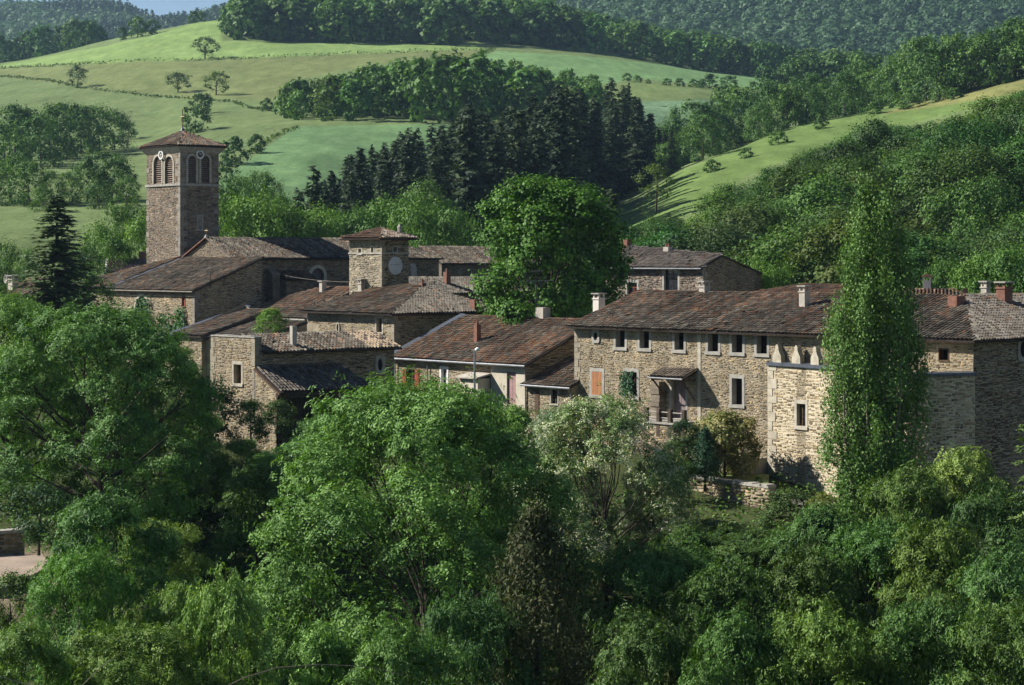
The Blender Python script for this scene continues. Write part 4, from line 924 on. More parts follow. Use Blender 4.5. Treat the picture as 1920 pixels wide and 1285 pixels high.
roof_slope(H, 'roof', [(.35,yr+4.4,zr-1.85),(-La-.3,yr+4.4,zr-1.85),(-La-.3,yr,zr),(.35,yr,zr)], 134, tiles=False)
mb = MB(); mb.hexa([(-La-.75,-ov,e-.02),(-La-.1,-ov,e-.02),(-La-.1,yr,zr),(-La-.75,yr,zr),(-La-.75,-ov,e+.16),(-La-.1,-ov,e+.12),(-La-.1,yr,zr+.13),(-La-.75,yr,zr+.17)]); mb.build('lead_verge', M['lead'], H.o)
mb = MB(); mb.tube([(-La-.2,-ov-.07,e-.05),(.4,-ov-.07,e-.05)], .075, 6); mb.build('gutter', M['zinc'], H.o)
mb = MB(); mb.tube([(.1,-ov-.07,e-.1),(.14,-.3,e-.25),(.12,-.1,e-.55),(.12,-.08,e-3)], .05, 6); mb.build('downpipe', M['zinc'], H.o)
xd = H.lit(801)[0]; mb = MB(); mb.tube([(xd,-ov-.07,e-.08),(xd+.2,-.15,e-.4),(xd+.2,-.12,e-3.3)], .045, 6); mb.build('downpipe', M['zinc'], H.o)
mb = MB(); mb.tube([(-La+.1,-.15,e-.2),(-La+.1,-.15,e-4.2)], .05, 6); mb.build('downpipe', M['zinc'], H.o)
x0 = H.lit(895, y=2.6)[0]; zc0 = ze + 2.6*sl; chimney(H, x0, 2.6, zc0-.3, H.z(612, 140), .34, .38, 'brick', 'none', 1)
x0 = H.lit(1018, y=yr)[0]; chimney(H, x0, yr, zr-.3, zr+.75, .8, .7, 'concrete', 'none', 0)
# little porch of the cream bay
xa, z1 = H.lit(884, 703); xb, _ = H.lit(920, 703); mb = MB(); mb.box(xa+.1, xb-.05, -1.1, -.04, 0, z1-.15); mb.build('porch_box', M['render'], H.o)
mb = MB(); mb.hexa([(xa-.1,-1.35,z1-.16),(xb+.1,-1.35,z1-.16),(xb+.1,-.04,z1+.1),(xa-.1,-.04,z1+.1),(xa-.1,-1.35,z1-.06),(xb+.1,-1.35,z1-.06),(xb+.1,-.04,z1+.2),(xa-.1,-.04,z1+.2)]); mb.build('porch_roof', M['concrete'], H.o)
mb = MB(); xp, zp = H.lit(843, 745); mb.tube([(xp, -.25, zp), (xa, -.25, zp-.05)], .03, 5); mb.build('handrail', M['white'], H.o)

# small lean-to between that house and the long house
H = House('small_lean_to', 'small tiled lean-to squeezed between cream end house and long house', 'house', 1071, 132.6, B0)
lm, dm = LIT(), DRK(); La = 4.52; ze = H.z(724); zb = H.z(676, 135.6)
o1 = (H.lit(1033)[0], H.lit(1046)[0], H.lit(1033, 757)[1], H.lit(1033, 731)[1], .1)
o2 = (H.lit(1004)[0], H.lit(1011)[0], 0.5, H.lit(1004, 730)[1], .06)
wb = MB(); wall_sheet(wb, lm, -La, 0, 0, [(-La, ze), (0, ze)], [o1]); wall_sheet(wb, dm, 0, 4, 0, [(0, ze), (4, zb)], []); wb.build('wall', M['mortar_main'], H.o)
add_stones(H, [stone_boxes(141, lm, -La, 0, 0, [(-La, ze), (0, ze)], [o1], 'main', zmin=ze-3)])
w = surround(H, lm, *o1[:4], .09, .03, 'cut'); sash(w, lm, *o1[:4], -.12, 'wood', 2, 2)
panel(H.o, lm, *o2[:4], .05, 'wood', 'door')
roof_slope(H, 'roof', [(-La-.05,-.35,ze-.1),(.1,-.35,ze-.1),(.1,4.2,zb+.1),(-La-.05,4.2,zb+.1)], 143, red=.3)
mb = MB(); mb.tube([(-La,-.42,ze-.14),(.3,-.42,ze-.14)], .07, 6); mb.tube([(.1,-.42,ze-.16),(.12,-.15,ze-.5),(.12,-.12,ze-2.6)], .05, 6); mb.build('gutter', M['zinc'], H.o)

# ------------------------------------------------------------------ long main house
H = House('long_house', 'long two storey stone house with stone framed windows and tiled porch hood', 'house', 1825, 109.6, B0)
LH = H
lm, dm = LIT(), DRK(); La = -H.lit(1078)[0]; Lb = 20.0; ze = H.z(634)
WIN = []     # (u0,u1,v0,v1, frame)
ops = []
for u0, u1, v0, v1 in ((1154.5, 1172, 618, 652), (1199.5, 1217.5, 620, 654), (1265, 1282.5, 623, 657), (1327.5, 1347, 624.5, 660), (1372.5, 1392.5, 625.5, 662), (1419, 1438.5, 627, 664),
                       (1110, 1129.5, 696.5, 741.5), (1173, 1194.5, 697, 744), (1372.5, 1392, 709, 760), (1259.5, 1286, 712, 786), (1761, 1778, 655, 676)):
    a, z1 = H.lit(u0, v0); b, z0 = H.lit(u1, v1); ops.append((a, b, z0, z1, .19))
s, z = H.lit(1118, 630.5); ovop = (s-.33, s+.33, z-.38, z+.38, .05)
wb = MB(); wall_sheet(wb, lm, -La, 0, 0, [(-La, ze), (0, ze)], ops, 0, .4); wall_sheet(wb, dm, 0, Lb, 0, [(0, ze), (Lb, ze)], [])
zr = H.z(547, 137); zr2 = H.z(560, H.dist(-5, 6.2)); yr = 6.2
wall_sheet(wb, LEFT(-La), 0, 10, 0, [(0, ze), (yr, zr-.1), (10, ze)], []); wall_sheet(wb, BACK(10), -La, -9, 0, [(-La, ze), (-9, ze)], []); wall_sheet(wb, LEFT(-9), 10, Lb, 0, [(10, ze), (Lb, ze)], []); wall_sheet(wb, BACK(Lb), -9, 0, 0, [(-9, ze), (-5, zr-.1), (0, ze)], [])
wb.build('wall', M['mortar_main'], H.o)
s2, z2 = H.drk(1917, 655); ov2 = (s2-.4, s2+.4, z2-.6, z2+.6, .05)
xbast = H.lit(1450)[0]
add_stones(H, [stone_boxes(151, lm, -La, xbast, 0, [(-La, ze), (xbast, ze)], ops + [ovop], 'main', (.055,.12), (.09,.3), (.004,.03), .012, zmin=ze-8.7), stone_boxes(153, lm, xbast, 0, 0, [(xbast, ze), (0, ze)], ops, 'main', (.055,.12), (.09,.3), (.004,.03), .012, zmin=ze-2.2), stone_boxes(152, dm, 0, Lb, 0, [(0, ze), (Lb, ze)], [ov2], 'dark', (.08,.16), (.14,.4), (.01,.035))])
ring_window(H, lm, s, z, .2, .28, .16, 'cut_grey'); ring_window(H, dm, s2, z2, .3, .45, .2, 'cut_grey')
for k, o in enumerate(ops):
    if k == 9: continue
    a, b, z0, z1 = o[:4]
    w = surround(H, lm, a, b, z0, z1, .19 if k != 10 else .05, .03, 'cut_grey' if k != 10 else 'wood', depth=.39)
    if k == 6: boards(w, lm, a+.01, (a+b)/2-.01, z0, z1, .02, 'orange', 3, 'shutter_board', 1); boards(w, lm, (a+b)/2+.01, b-.01, z0, z1, .02, 'orange', 3, 'shutter_board', 2)
    elif k == 7: sash(w, lm, a, b, z0, z1, -.3, 'wood', 2, 5, .05)
    elif k < 6 or k == 8: 
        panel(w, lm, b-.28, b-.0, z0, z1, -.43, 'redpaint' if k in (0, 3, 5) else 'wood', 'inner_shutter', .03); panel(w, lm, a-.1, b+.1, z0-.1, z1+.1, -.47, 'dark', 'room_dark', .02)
a, b, z0, z1 = ops[9][:4]
w = surround(H, lm, a, b, z0, z1, .17, .03, 'cut_grey', 'door'); boards(w, lm, a+.01, (a+b)/2-.01, z0, z1, -.25, 'mauve', 3, 'door_board', 4); boards(w, lm, (a+b)/2+.01, b-.01, z0, z1, -.25, 'mauve', 3, 'door_board', 5)
# pale join strip where two builds meet, left corner stones
xj, zj1 = H.lit(1312, 617); mb = MB(); mb.box(xj-.16, xj+.1, -.032, 0, ze-6.2, ze-.3); mb.build('corner_strip', M['cut'], H.o)
quoins(H, (-La, 0), ze-8, ze-.1, 21, (.28,.5), 'quoin', .5, .3, True)
ov = .55; sl = (zr-ze)/yr; e = ze - ov*sl*.8
ro = roof_slope(H, 'roof', [(-La-.3,-ov,e),(ov,-ov,e),(-5,yr,zr),(-La-.3,yr,zr)], 153, red=.04, redtop=.42, step=.27)
ridge(ro, (-La-.3,yr,zr), (-5,yr,zr), True, 22); ridge(ro, (ov,-ov,e), (-5,yr,zr), True, 23)
r2 = roof_slope(H, 'side_roof', [(ov,-ov,e),(ov,Lb,e),(-5,Lb,zr),(-5,yr,zr)], 154, red=.05, redtop=.15, pale=(0,40,(.20,.175,.145))); ridge(r2, (-5,yr,zr), (-5,Lb,zr), True, 24)
roof_slope(H, 'roof', [(-9,10.5,ze-.1),(-La-.3,10.5,ze-.1),(-La-.3,yr,zr),(-5,yr,zr)], 155, tiles=False); roof_slope(H, 'roof', [(-9.4,Lb,ze-.1),(-9.4,10.2,ze-.1),(-5,yr,zr),(-5,Lb,zr)], 156, tiles=False)
mb = MB(); mb.box(-La-.1, .1, -.16, 0, ze-.14, ze-.02); mb.build('eaves_course', M['brick'], H.o)
x0 = H.lit(1123, y=4.2)[0]; chimney(H, x0, 4.2, ze+.6, H.z(560, 135), .55, .6, 'white_ch' if 'white_ch' in M else M.setdefault('white_ch', plain('whitewashed_cement', (.62,.56,.5), .9, 3, .12, .2)) and 'white_ch', 'legs')
x0 = H.lit(1321, y=6.2)[0]; chimney(H, x0, 6.2, zr-.5, H.z(537, 131), .5, .55, 'concrete', 'legs')
x0 = H.lit(1508, y=3.8)[0]; chimney(H, x0, 3.8, ze+.6, H.z(546, 122), .45, .45, 'concrete', 'legs')
x0 = H.lit(1793, y=4.6)[0]; chimney(H, x0, 4.6, ze+.6, H.z(557, 113), .62, .75, 'brick', 'none')
y0 = H.drk(1883, x=-4.2)[0]; chimney(H, -4.2, y0, zr-1.2, H.z(537, 122), .6, .75, 'brick', 'legs')
y0 = H.drk(1848, x=-6.5)[0]; chimney(H, -6.5, y0, zr-1.2, H.z(536, 124), .4, .4, 'concrete', 'legs')
# hood over the door
xa, zh = H.lit(1244, 690); xb, _ = H.lit(1309, 691); zf = zh - .5; pj = 1.35
ro = roof_slope(H, 'porch_hood', [(xa,-pj,zf),(xb,-pj,zf),(xb,-.02,zh),(xa,-.02,zh)], 157, red=.2, pale=(0,9,(.21,.165,.125)), step=.28)
mb = MB(); mb.tube([(xa,-pj-.05,zf-.05),(xb,-pj-.05,zf-.05)], .05, 6); mb.build('hood_gutter', M['zinc'], H.o)
for x in (xa+.25, xb-.25):
    mb = MB(); mb.box(x-.06, x+.06, -pj+.05, -.02, zf-.2, zf-.09); mb.tube([(x,-pj+.15,zf-.15),(x,-.6,zf-.75),(x,-.06,zf-1.35)], .055, 6); mb.build('hood_bracket', M['wood'], H.o)
# rough stone pier left of the door
mb = MB(); xq, zq = H.lit(1240, 712); rngp = random.Random(3); z = 4.0
for k in range(13):
    hgt = rngp.uniform(.2,.3); 
    if z + hgt > zq: break
    mb.box(xq-.35-rngp.uniform(0,.12), xq+.3+rngp.uniform(0,.1), -.5-rngp.uniform(0,.1), -.02, z, z+hgt-.015); z += hgt
mb.build('rubble_pier', M['mortar_grey'], H.o)

# ------------------------------------------------------------------ terrace with stairs at the door of the long house
zl = H.lit(1260, 787)[1]
T = tag(link('entrance_terrace', None, None, (H.O[0], H.d, B0), H.rot), 'stone entrance terrace with rough posts and rails below the tiled hood', 'terrace')
x0t = H.lit(1222, 787)[0]; x1t = H.lit(1305, 787)[0]
mb = MB(); mb.box(x0t, x1t, -1.9, -.06, 0, zl-.12); mb.build('base_wall', M['mortar_grey'], T)
class _T: pass
tt = _T(); tt.o = T
add_stones(tt, [stone_boxes(161, LIT(-1.9), x0t, x1t, 0, [(x0t, zl-.14), (x1t, zl-.14)], [], 'main', zmin=zl-3)])
mb = MB(); mb.box(x0t-.08, x1t+.08, -2.0, -.06, zl-.118, zl); mb.build('paving_slab', M['cut_grey'], T)
posts = []
for u, v0 in ((1188, 769), (1212, 768), (1236, 770), (1257, 773), (1283, 770)):
    yy = -1.8 if u > 1200 else -1.6
    x = H.lit(u, y=yy)[0]; mb = MB(); mb.hexa([(x-.14,yy-.13,zl-.9),(x+.14,yy-.13,zl-.9),(x+.14,yy+.13,zl-.9),(x-.14,yy+.13,zl-.9),(x-.12,yy-.11,zl+.82),(x+.11,yy-.12,zl+.8),(x+.12,yy+.11,zl+.84),(x-.1,yy+.12,zl+.8)]); mb.build('post', M['wood_grey'], T); posts.append((x, yy))
for i in range(1, 4):
    for zz in (.25, .6):
        mb = MB(); mb.tube([(posts[i][0],posts[i][1],zl+zz),(posts[i+1][0],posts[i+1][1],zl+zz)], .035, 5); mb.build('rail', M['concrete'], T)
for k in range(8):
    mb = MB(); mb.box(x1t+.1+k*.3, x1t+.4+k*.3, -1.5, -.06, 0, zl-.1-k*.2); mb.build('step', M['cut_grey'], T)

# ------------------------------------------------------------------ bastion in front of the long house
zb_t = -6.09; zb_b = -15.5
P1 = np.array([(1440-960)/F*120.3, 120.3]); P2 = np.array([(1828-960)/F*109.4, 109.4])
ctrl = [P1, np.array([(1510-960)/F*117.6, 117.6]), np.array([(1580-960)/F*114.6, 114.6]), np.array([(1630-960)/F*111.6, 111.6]), np.array([(1668-960)/F*109.6, 109.6]), np.array([(1700-960)/F*108.5, 108.5]), np.array([(1740-960)/F*108.2, 108.2]), np.array([(1785-960)/F*108.6, 108.6]), P2]
cpts = np.array(ctrl); seg = np.linalg.norm(np.diff(cpts, axis=0), axis=1); ss = np.concatenate([[0], np.cumsum(seg)])
O0 = np.array([P1[0], P1[1]])
tang = np.gradient(cpts, ss, axis=0); tang /= np.linalg.norm(tang, axis=1)[:, None]; nrm = np.stack([tang[:, 1], -tang[:, 0]], 1)
nrm *= np.sign((nrm * -cpts).sum(1))[:, None]
def curve(S, Z, Oo):
    S, Z, Oo = np.broadcast_arrays(np.asarray(S, float), np.asarray(Z, float), np.asarray(Oo, float)); P = np.empty(S.shape + (3,))
    for c in range(2): P[..., c] = np.interp(S, ss, cpts[:, c]) + Oo*np.interp(S, ss, nrm[:, c]) - O0[c]
    P[..., 2] = Z; return P
BZ = EYE + zb_b
BA = tag(link('bastion', None, None, (O0[0], O0[1], BZ)), 'pale stone bastion with grey coping standing behind the tall poplar', 'bastion')
bh = zb_t - zb_b; L = ss[-1]
def s_of_u(u):
    uu = 960 + F*cpts[:, 0]/cpts[:, 1]; return float(np.interp(u, uu, ss))
def bz(u, v):
    s = s_of_u(u); d = float(np.interp(s, ss, cpts[:, 1])); return zat(v, d) - BZ
op = (s_of_u(1494.5), s_of_u(1511), bz(1500, 799), bz(1500, 757), .2)
wb = MB()
cuts = sorted({*ss.tolist(), op[0], op[1]}); prof = [(0, bh), (L, bh)]
for a, b in zip(cuts[:-1], cuts[1:]): wall_sheet(wb, curve, a, b, 0, prof, [op] if op[0] <= (a+b)/2 <= op[1] else [], 0, .35)
wb.poly([curve(s, bh, 0) for s in ss] ); wb.build('wall', M['mortar_pale'], BA)
bb = _T(); bb.o = BA
b_ = curve
add_stones(bb, [stone_boxes(171, curve, .0, s_of_u(1640), 0, prof, [op], 'pale', (.10,.19), (.16,.5), (.006,.028), .03)], singles=300)
add_stones(bb, [stone_boxes(172, curve, s_of_u(1640), L, 0, prof, [], 'pale', (.10,.19), (.16,.5), (.006,.028), .03)])
w = surround(bb, curve, *op[:4], .2, .03, 'cut'); a, b, z0, z1 = op[:4]
panel(w, curve, a, a+.28, z0, z1, -.2, 'wood', 'shutter'); sash(w, curve, a+.28, b, z0, z1, -.22, 'iron', 2, 5, .05, True)
rng = random.Random(5); z = .5; k = 0
while z < bh - .2:
    hh = rng.uniform(.4,.6); wd = (.75 if k % 2 else .45)*rng.uniform(.85,1.1); panel(BA, curve, -.03, wd, z, min(z+hh, bh)-.02, .035, 'quoin_pale', 'quoin', .12); z += hh; k += 1
nseg = 12
for k in range(nseg):
    a, b = L*k/nseg, L*(k+1)/nseg-.02; mb = MB()
    for q0, q1 in ((a, (a+b)/2), ((a+b)/2, b)):
        mb.hexa([curve(q0,bh,-.35),curve(q1,bh,-.35),curve(q1,bh-.02,.14),curve(q0,bh-.02,.14),curve(q0,bh+.22,-.35),curve(q1,bh+.22,-.35),curve(q1,bh+.16,.14),curve(q0,bh+.16,.14)])
    mb.build('coping_stone', M['lead'], BA)
for u in (1456, 1492, 1527):
    s = s_of_u(u); c = curve(s, bh+.18, -.1); mb = MB()
    t = np.array([np.interp(s, ss, tang[:, 0]), np.interp(s, ss, tang[:, 1])]); nn_ = np.array([np.interp(s, ss, nrm[:, 0]), np.interp(s, ss, nrm[:, 1])])
    prev = None
    for z, w_ in ((0,.38),(.4,.36),(.55,.24),(.75,.14),(.95,.13),(1.05,.03)):
        ring = [(c[0]+t[0]*w_*i-nn_[0]*.25*j, c[1]+t[1]*w_*i-nn_[1]*.25*j, c[2]+z) for i, j in ((-1,-.3),(1,-.3),(1,1),(-1,1))]
        if prev: mb.hexa(prev + ring)
        prev = ring
    mb.build('merlon', M['quoin_pale'], BA)

# ------------------------------------------------------------------ roofs peeping over the long house
H = House('red_roof_house', 'red tiled roof end showing above the long house ridge beside the poplar', 'house', 1475, 150, B0)
ze = H.z(556); zr = H.z(535, 153); wb = MB(); wb.box(-5, 4, 0, 8, 0, ze-.1); wb.build('wall', M['render'], H.o)
A, Bp = (-1.5, 4, zr), (4, 4, zr+.05)
c4 = [(-5.4,-.4,ze-.1),(6,-.4,ze-.1),(6,8.4,ze-.1),(-5.4,8.4,ze-.1)]
ro = roof_slope(H, 'roof', [c4[0], c4[1], Bp, A], 181, red=1.0); ridge(ro, A, Bp, True, 3); ridge(ro, c4[0], A, True, 4)
roof_slope(H, 'roof', [c4[3], c4[0], A], 182, red=1.0); roof_slope(H, 'roof', [c4[2], c4[3], A, Bp], 183, tiles=False); roof_slope(H, 'roof', [c4[1], c4[2], Bp], 184, red=1.0)
H = House('terracotta_roof_house', 'bright terracotta roof with tile capped chimney right of the poplar', 'house', 1722, 140, B0, rot=R(-12))
x1 = H.lit(1835)[0]; ze = H.z(570); zr = H.z(543, 144); wb = MB(); wb.box(-3, x1, 0, 8, 0, ze-.1); wb.build('wall', M['render'], H.o)
ro = roof_slope(H, 'roof', [(-3.3,-.4,ze-.1),(x1+.3,-.4,ze-.1),(x1-1.8,4,zr),(-1,4,zr)], 185, red=1.0); ridge(ro, (-1,4,zr), (x1-1.8,4,zr), True, 3)
roof_slope(H, 'roof', [(x1+.3,8.4,ze-.1),(-3.3,8.4,ze-.1),(-1,4,zr),(x1-1.8,4,zr)], 186, tiles=False); roof_slope(H, 'roof', [(x1+.3,-.4,ze-.1),(x1+.3,8.4,ze-.1),(x1-1.8,4,zr)], 187, red=1.0)
x0 = H.lit(1738, y=4)[0]; chimney(H, x0, 4, zr-.3, H.z(526, 144), .55, .5, 'white_ch', 'tiles')
x0 = H.lit(1810, y=4)[0]; chimney(H, x0, 4, zr-.3, H.z(541, 144), .35, .35, 'brick', 'none')
H = House('hidden_cottage', 'cottage chimney and brown roof half hidden in trees at far left', 'house', 52, 168, B0)
ze = H.z(556); zr = H.z(528, 152); wb = MB(); wb.box(-5, 0, 0, 6, 0, ze-.1); wb.build('wall', M['mortar_grey'], H.o)
roof_slope(H, 'roof', [(-5.3,-.3,ze-.1),(.3,-.3,ze-.1),(.3,3,zr),(-5.3,3,zr)], 191, red=.5); roof_slope(H, 'roof', [(.3,6.3,ze-.1),(-5.3,6.3,ze-.1),(-5.3,3,zr),(.3,3,zr)], 192, tiles=False)
x0 = H.lit(25, y=1)[0]; chimney(H, x0, 1, ze-.3, H.z(528, 151), .75, .6, 'concrete', 'legs')
x0, z0 = H.lit(14, 523, y=1.2); mb = MB(); n = 14
for k in range(n):
    t0, t1 = 2*math.pi*k/n, 2*math.pi*(k+1)/n; mb.poly([(x0, 1.15, z0), (x0+.35*math.cos(t0), 1.0, z0+.38*math.sin(t0)), (x0+.35*math.cos(t1), 1.0, z0+.38*math.sin(t1))]); mb.poly([(x0, 1.18, z0), (x0+.35*math.cos(t1), 1.03, z0+.38*math.sin(t1)), (x0+.35*math.cos(t0), 1.03, z0+.38*math.sin(t0))])
mb.tube([(x0,1.2,ze-.4),(x0,1.2,z0+.6)], .03, 5); mb.build('satellite_dish', M['cut_grey'], H.o)

# ------------------------------------------------------------------ garden wall, lawn, steps
def plan(u, d): return np.array([(u-960)/F*d, d])
lawn = [plan(1280,118.1), plan(1440,112.2), plan(1442,120), plan(1310,123)]
zl2 = EYE - 12.45; mb = MB(); mb.poly([(p[0], p[1], zl2) for p in lawn]); mb.poly([(p[0], p[1], zl2-2) for p in lawn[::-1]])
for i in range(4): j = (i+1) % 4; mb.poly([(lawn[i][0],lawn[i][1],zl2-2),(lawn[j][0],lawn[j][1],zl2-2),(lawn[j][0],lawn[j][1],zl2),(lawn[i][0],lawn[i][1],zl2)])
M['lawn'] = plain('lawn', (.17,.21,.06), .95, 1.2, .3, .4)
tag(mb.build('lawn', M['lawn']), kind='structure')
def free_wall(name, label, p0, p1, z0, z1, pal, mort, seed, th=.5, cope='cut_grey', single=0, cat='wall'):
    p0 = np.array(p0, float); p1 = np.array(p1, float); L = np.linalg.norm(p1-p0); e = (p1-p0)/L; n = np.array([e[1], -e[0]])
    if n @ (-p0) < 0: n = -n
    o = tag(link(name, None, None, (p0[0], p0[1], z0)), label, cat); mp = straight((0,0), e, n); h = z1-z0
    mb = MB(); wall_sheet(mb, mp, 0, L, 0, [(0,h),(L,h)], []); wall_sheet(mb, lambda S,Z,O: mp(S,Z,-th), 0, L, 0, [(0,h),(L,h)], [])
    for s in (0, L): mb.poly([mp(s,0,0),mp(s,0,-th),mp(s,h,-th),mp(s,h,0)])
    mb.poly([mp(0,h,0),mp(L,h,0),mp(L,h,-th),mp(0,h,-th)])
    mb.build('wall', M[mort], o); t_ = _T(); t_.o = o
    add_stones(t_, [stone_boxes(seed, mp, 0, L, 0, [(0,h),(L,h)], [], pal, (.14,.28), (.25,.6), (.02,.07), .04)])
    rng = random.Random(seed); s = 0
    while s < L - .1:
        w = rng.uniform(.3,.55); panel(o, mp, s+.01, min(s+w, L)-.01, h-.01, h+rng.uniform(.1,.2), .06, cope, 'coping_stone', th+.1); s += w
    return o
free_wall('garden_wall', 'low rubble retaining wall with rough coping below the garden lawn', plan(1270,118.2), plan(1442,111.8), EYE-16.5, EYE-12.4, 'pale', 'mortar_main', 201)
free_wall('rubble_wall', 'broken rubble wall at the foot of the bastion', plan(1443,113.5), plan(1590,110.8), EYE-17, EYE-13.35, 'dark', 'mortar_grey', 202)
free_wall('roadside_wall', 'mossy stone wall beside the dirt road at lower left', plan(-160,94.0), plan(46,96.5), EYE-15.0, EYE-12.75, 'main', 'mortar_main', 203)
G = tag(link('garden_stairs', None, None, (LH.O[0], LH.d, B0), LH.rot), 'stone garden steps with gate pillar at the foot of the long house', 'stairs')
xg = LH.lit(1372, y=-1.2)[0]
for k in range(5):
    mb = MB(); mb.box(xg+.3+k*.3, xg+.6+k*.3, -1.6, -.1, 0, 1.75+k*.17); mb.build('step', M['cut_grey'], G)
mb = MB(); mb.box(xg-.2, xg+.15, -2.1, -1.75, .5, 2.6); mb.box(xg-.25, xg+.2, -2.15, -1.7, 2.6, 2.7); mb.build('pillar', M['cut'], G)

# dirt road at lower left
rp = [plan(-260,88.5), plan(-20,87.8), plan(60,89.5), plan(95,92.5), plan(80,95.8), plan(-20,95.6), plan(-260,93.6)]
zrd = EYE - 13.72; mb = MB(); mb.poly([(p[0], p[1], zrd) for p in rp])
for i in range(len(rp)): j = (i+1) % len(rp); mb.poly([(rp[i][0],rp[i][1],zrd-2),(rp[j][0],rp[j][1],zrd-2),(rp[j][0],rp[j][1],zrd),(rp[i][0],rp[i][1],zrd)])
M['dirt'] = plain('dirt_road', (.30,.235,.18), .95, .8, .22, .5); tag(mb.build('dirt_road', M['dirt']), kind='structure')

# lamp post, antenna, cables, sign
x, y, _ = pt(890, 760, 118.0); zt = zat(657, 118); z0 = EYE - 13
L_ = tag(link('street_lamp', None, None, (x, y, z0)), 'thin grey street lamp post in front of the cream end house', 'street lamp')
mb = MB(); mb.tube([(0,0,0),(0,0,3),(0,0,zt-z0)], [.09,.075,.055], 8); mb.build('post', M['zinc'], L_)
mb = MB(); mb.tube([(0,0,zt-z0-.05),(.25,-.1,zt-z0+.05)], .03, 5); mb.build('arm', M['zinc'], L_)
mb = MB(); mb.tube([(.05,-.02,zt-z0),(.16,-.06,zt-z0+.06),(.3,-.12,zt-z0+.05)], [.08,.13,.06], 8); mb.build('lamp_head', M['white'], L_, smooth=True)
def antenna(u, v0, v1, d, label, arms):
    x, y, z = pt(u, v1, d); zt = zat(v0, d); A_ = tag(link('television_antenna', None, None, (x, y, z)), label, 'antenna'); mb = MB(); h = zt - z
    mb.tube([(0,0,0),(0,0,h)], .025, 5); mb.build('mast', M['iron'], A_)
    for f, w, el in arms:
        mb = MB(); mb.tube([(-w,.1,h*f-.03),(w,-.1,h*f+.05)], .018, 4); 
        for k in range(el): t = -w + 2*w*k/(el-1); mb.tube([(t,-.3,h*f),(t,.3,h*f+.02)], .01, 4)
        mb.build('array', M['zinc'], A_)
antenna(1005, 508, 585, 142, 'television antenna with long arms above the block chimney', ((.99,.45,6),(.75,1.15,9)))
antenna(1321, 498, 537, 132, 'slim television mast on the ridge chimney of the long house', ((.95,.14,3),))
def cable(name, label, p0, p1, sag, r=.02, n=12):
    p0 = np.array(p0); p1 = np.array(p1); c = []
    for k in range(n+1): t = k/n; p = p0*(1-t) + p1*t - p0; p[2] -= 4*sag*t*(1-t); c.append(tuple(p))
    mb = MB(); mb.tube(c, r, 5); tag(mb.build(name, M['quoin_grey'], None, tuple(p0)), label, 'cable')
cable('overhead_cable', 'pale overhead cable sagging across the nave wall to the clock tower', pt(535, 517, 178), pt(655, 529, 161), .12, .011)
cable('overhead_cable', 'thin dark cable crossing the lower left corner', pt(-60, 1246, 62), pt(300, 1300, 62), .4, .012)
x, y, z = pt(459, 1130, 82); S_ = tag(link('road_sign', None, None, (x, y, z-1.6)), 'small tilted bluish white sign board in the dark gap between trees', 'sign')
mb = MB(); mb.tube([(0,.03,-2.5),(0,.03,1.6)], .035, 5); mb.build('post', M['wood_grey'], S_)
mb = MB(); mb.hexa([(-.2,-.02,1.3),(.15,-.02,1.25),(.15,.02,1.25),(-.2,.02,1.3),(-.05,-.02,1.75),(.2,-.02,1.6),(.2,.02,1.6),(-.05,.02,1.75)]); mb.build('sign_board', M['signb'] if 'signb' in M else M.setdefault('signb', plain('pale_blue_board', (.5,.55,.65), .5, 3, .15)), S_)
# ------------------------------------------------------------------ vegetation: leaf clouds on branches
GREEN = dict(
 mid=[(.052,.112,.024),(.066,.135,.029),(.040,.09,.019),(.084,.158,.034)],
 bright=[(.085,.178,.026),(.105,.205,.032),(.066,.148,.022),(.13,.235,.042)],
 walnut=[(.074,.158,.032),(.094,.188,.038),(.056,.125,.026),(.12,.225,.05)],
 olive=[(.075,.12,.030),(.06,.105,.025),(.095,.145,.038),(.05,.085,.021)],
 maple=[(.105,.225,.024),(.078,.18,.019),(.135,.265,.033),(.055,.13,.016)],
 robinia=[(.066,.15,.040),(.085,.18,.048),(.05,.115,.031),(.11,.22,.06)],
 flower=[(.10,.185,.055),(.125,.215,.066),(.085,.155,.046),(.40,.43,.28),(.48,.50,.35),(.33,.37,.23)],
 spruce=[(.062,.098,.034),(.078,.116,.04),(.046,.075,.027)],
 fir=[(.030,.054,.024),(.040,.068,.029),(.022,.040,.019),(.058,.086,.034)],
 thuja=[(.06,.07,.02),(.046,.058,.016),(.088,.092,.03),(.034,.048,.014)],
 cypress=[(.018,.05,.026),(.024,.065,.032),(.014,.04,.022)],
 photinia=[(.25,.235,.095),(.20,.215,.07),(.31,.28,.13),(.13,.17,.045),(.17,.165,.055)],
 poplar=[(.084,.155,.036),(.064,.125,.028),(.102,.18,.044),(.112,.19,.05)],
 ivy=[(.030,.085,.032),(.042,.11,.042),(.06,.135,.055)],
 darkbush=[(.02,.05,.018),(.03,.07,.024),(.016,.04,.015)],
 hill=[(.052,.105,.042),(.062,.12,.048),(.072,.135,.053),(.042,.09,.04)],
 yellow=[(.13,.16,.035),(.16,.18,.045),(.10,.13,.03)],
)
def unit(v): return v / np.maximum(np.linalg.norm(v, axis=-1, keepdims=True), 1e-9)
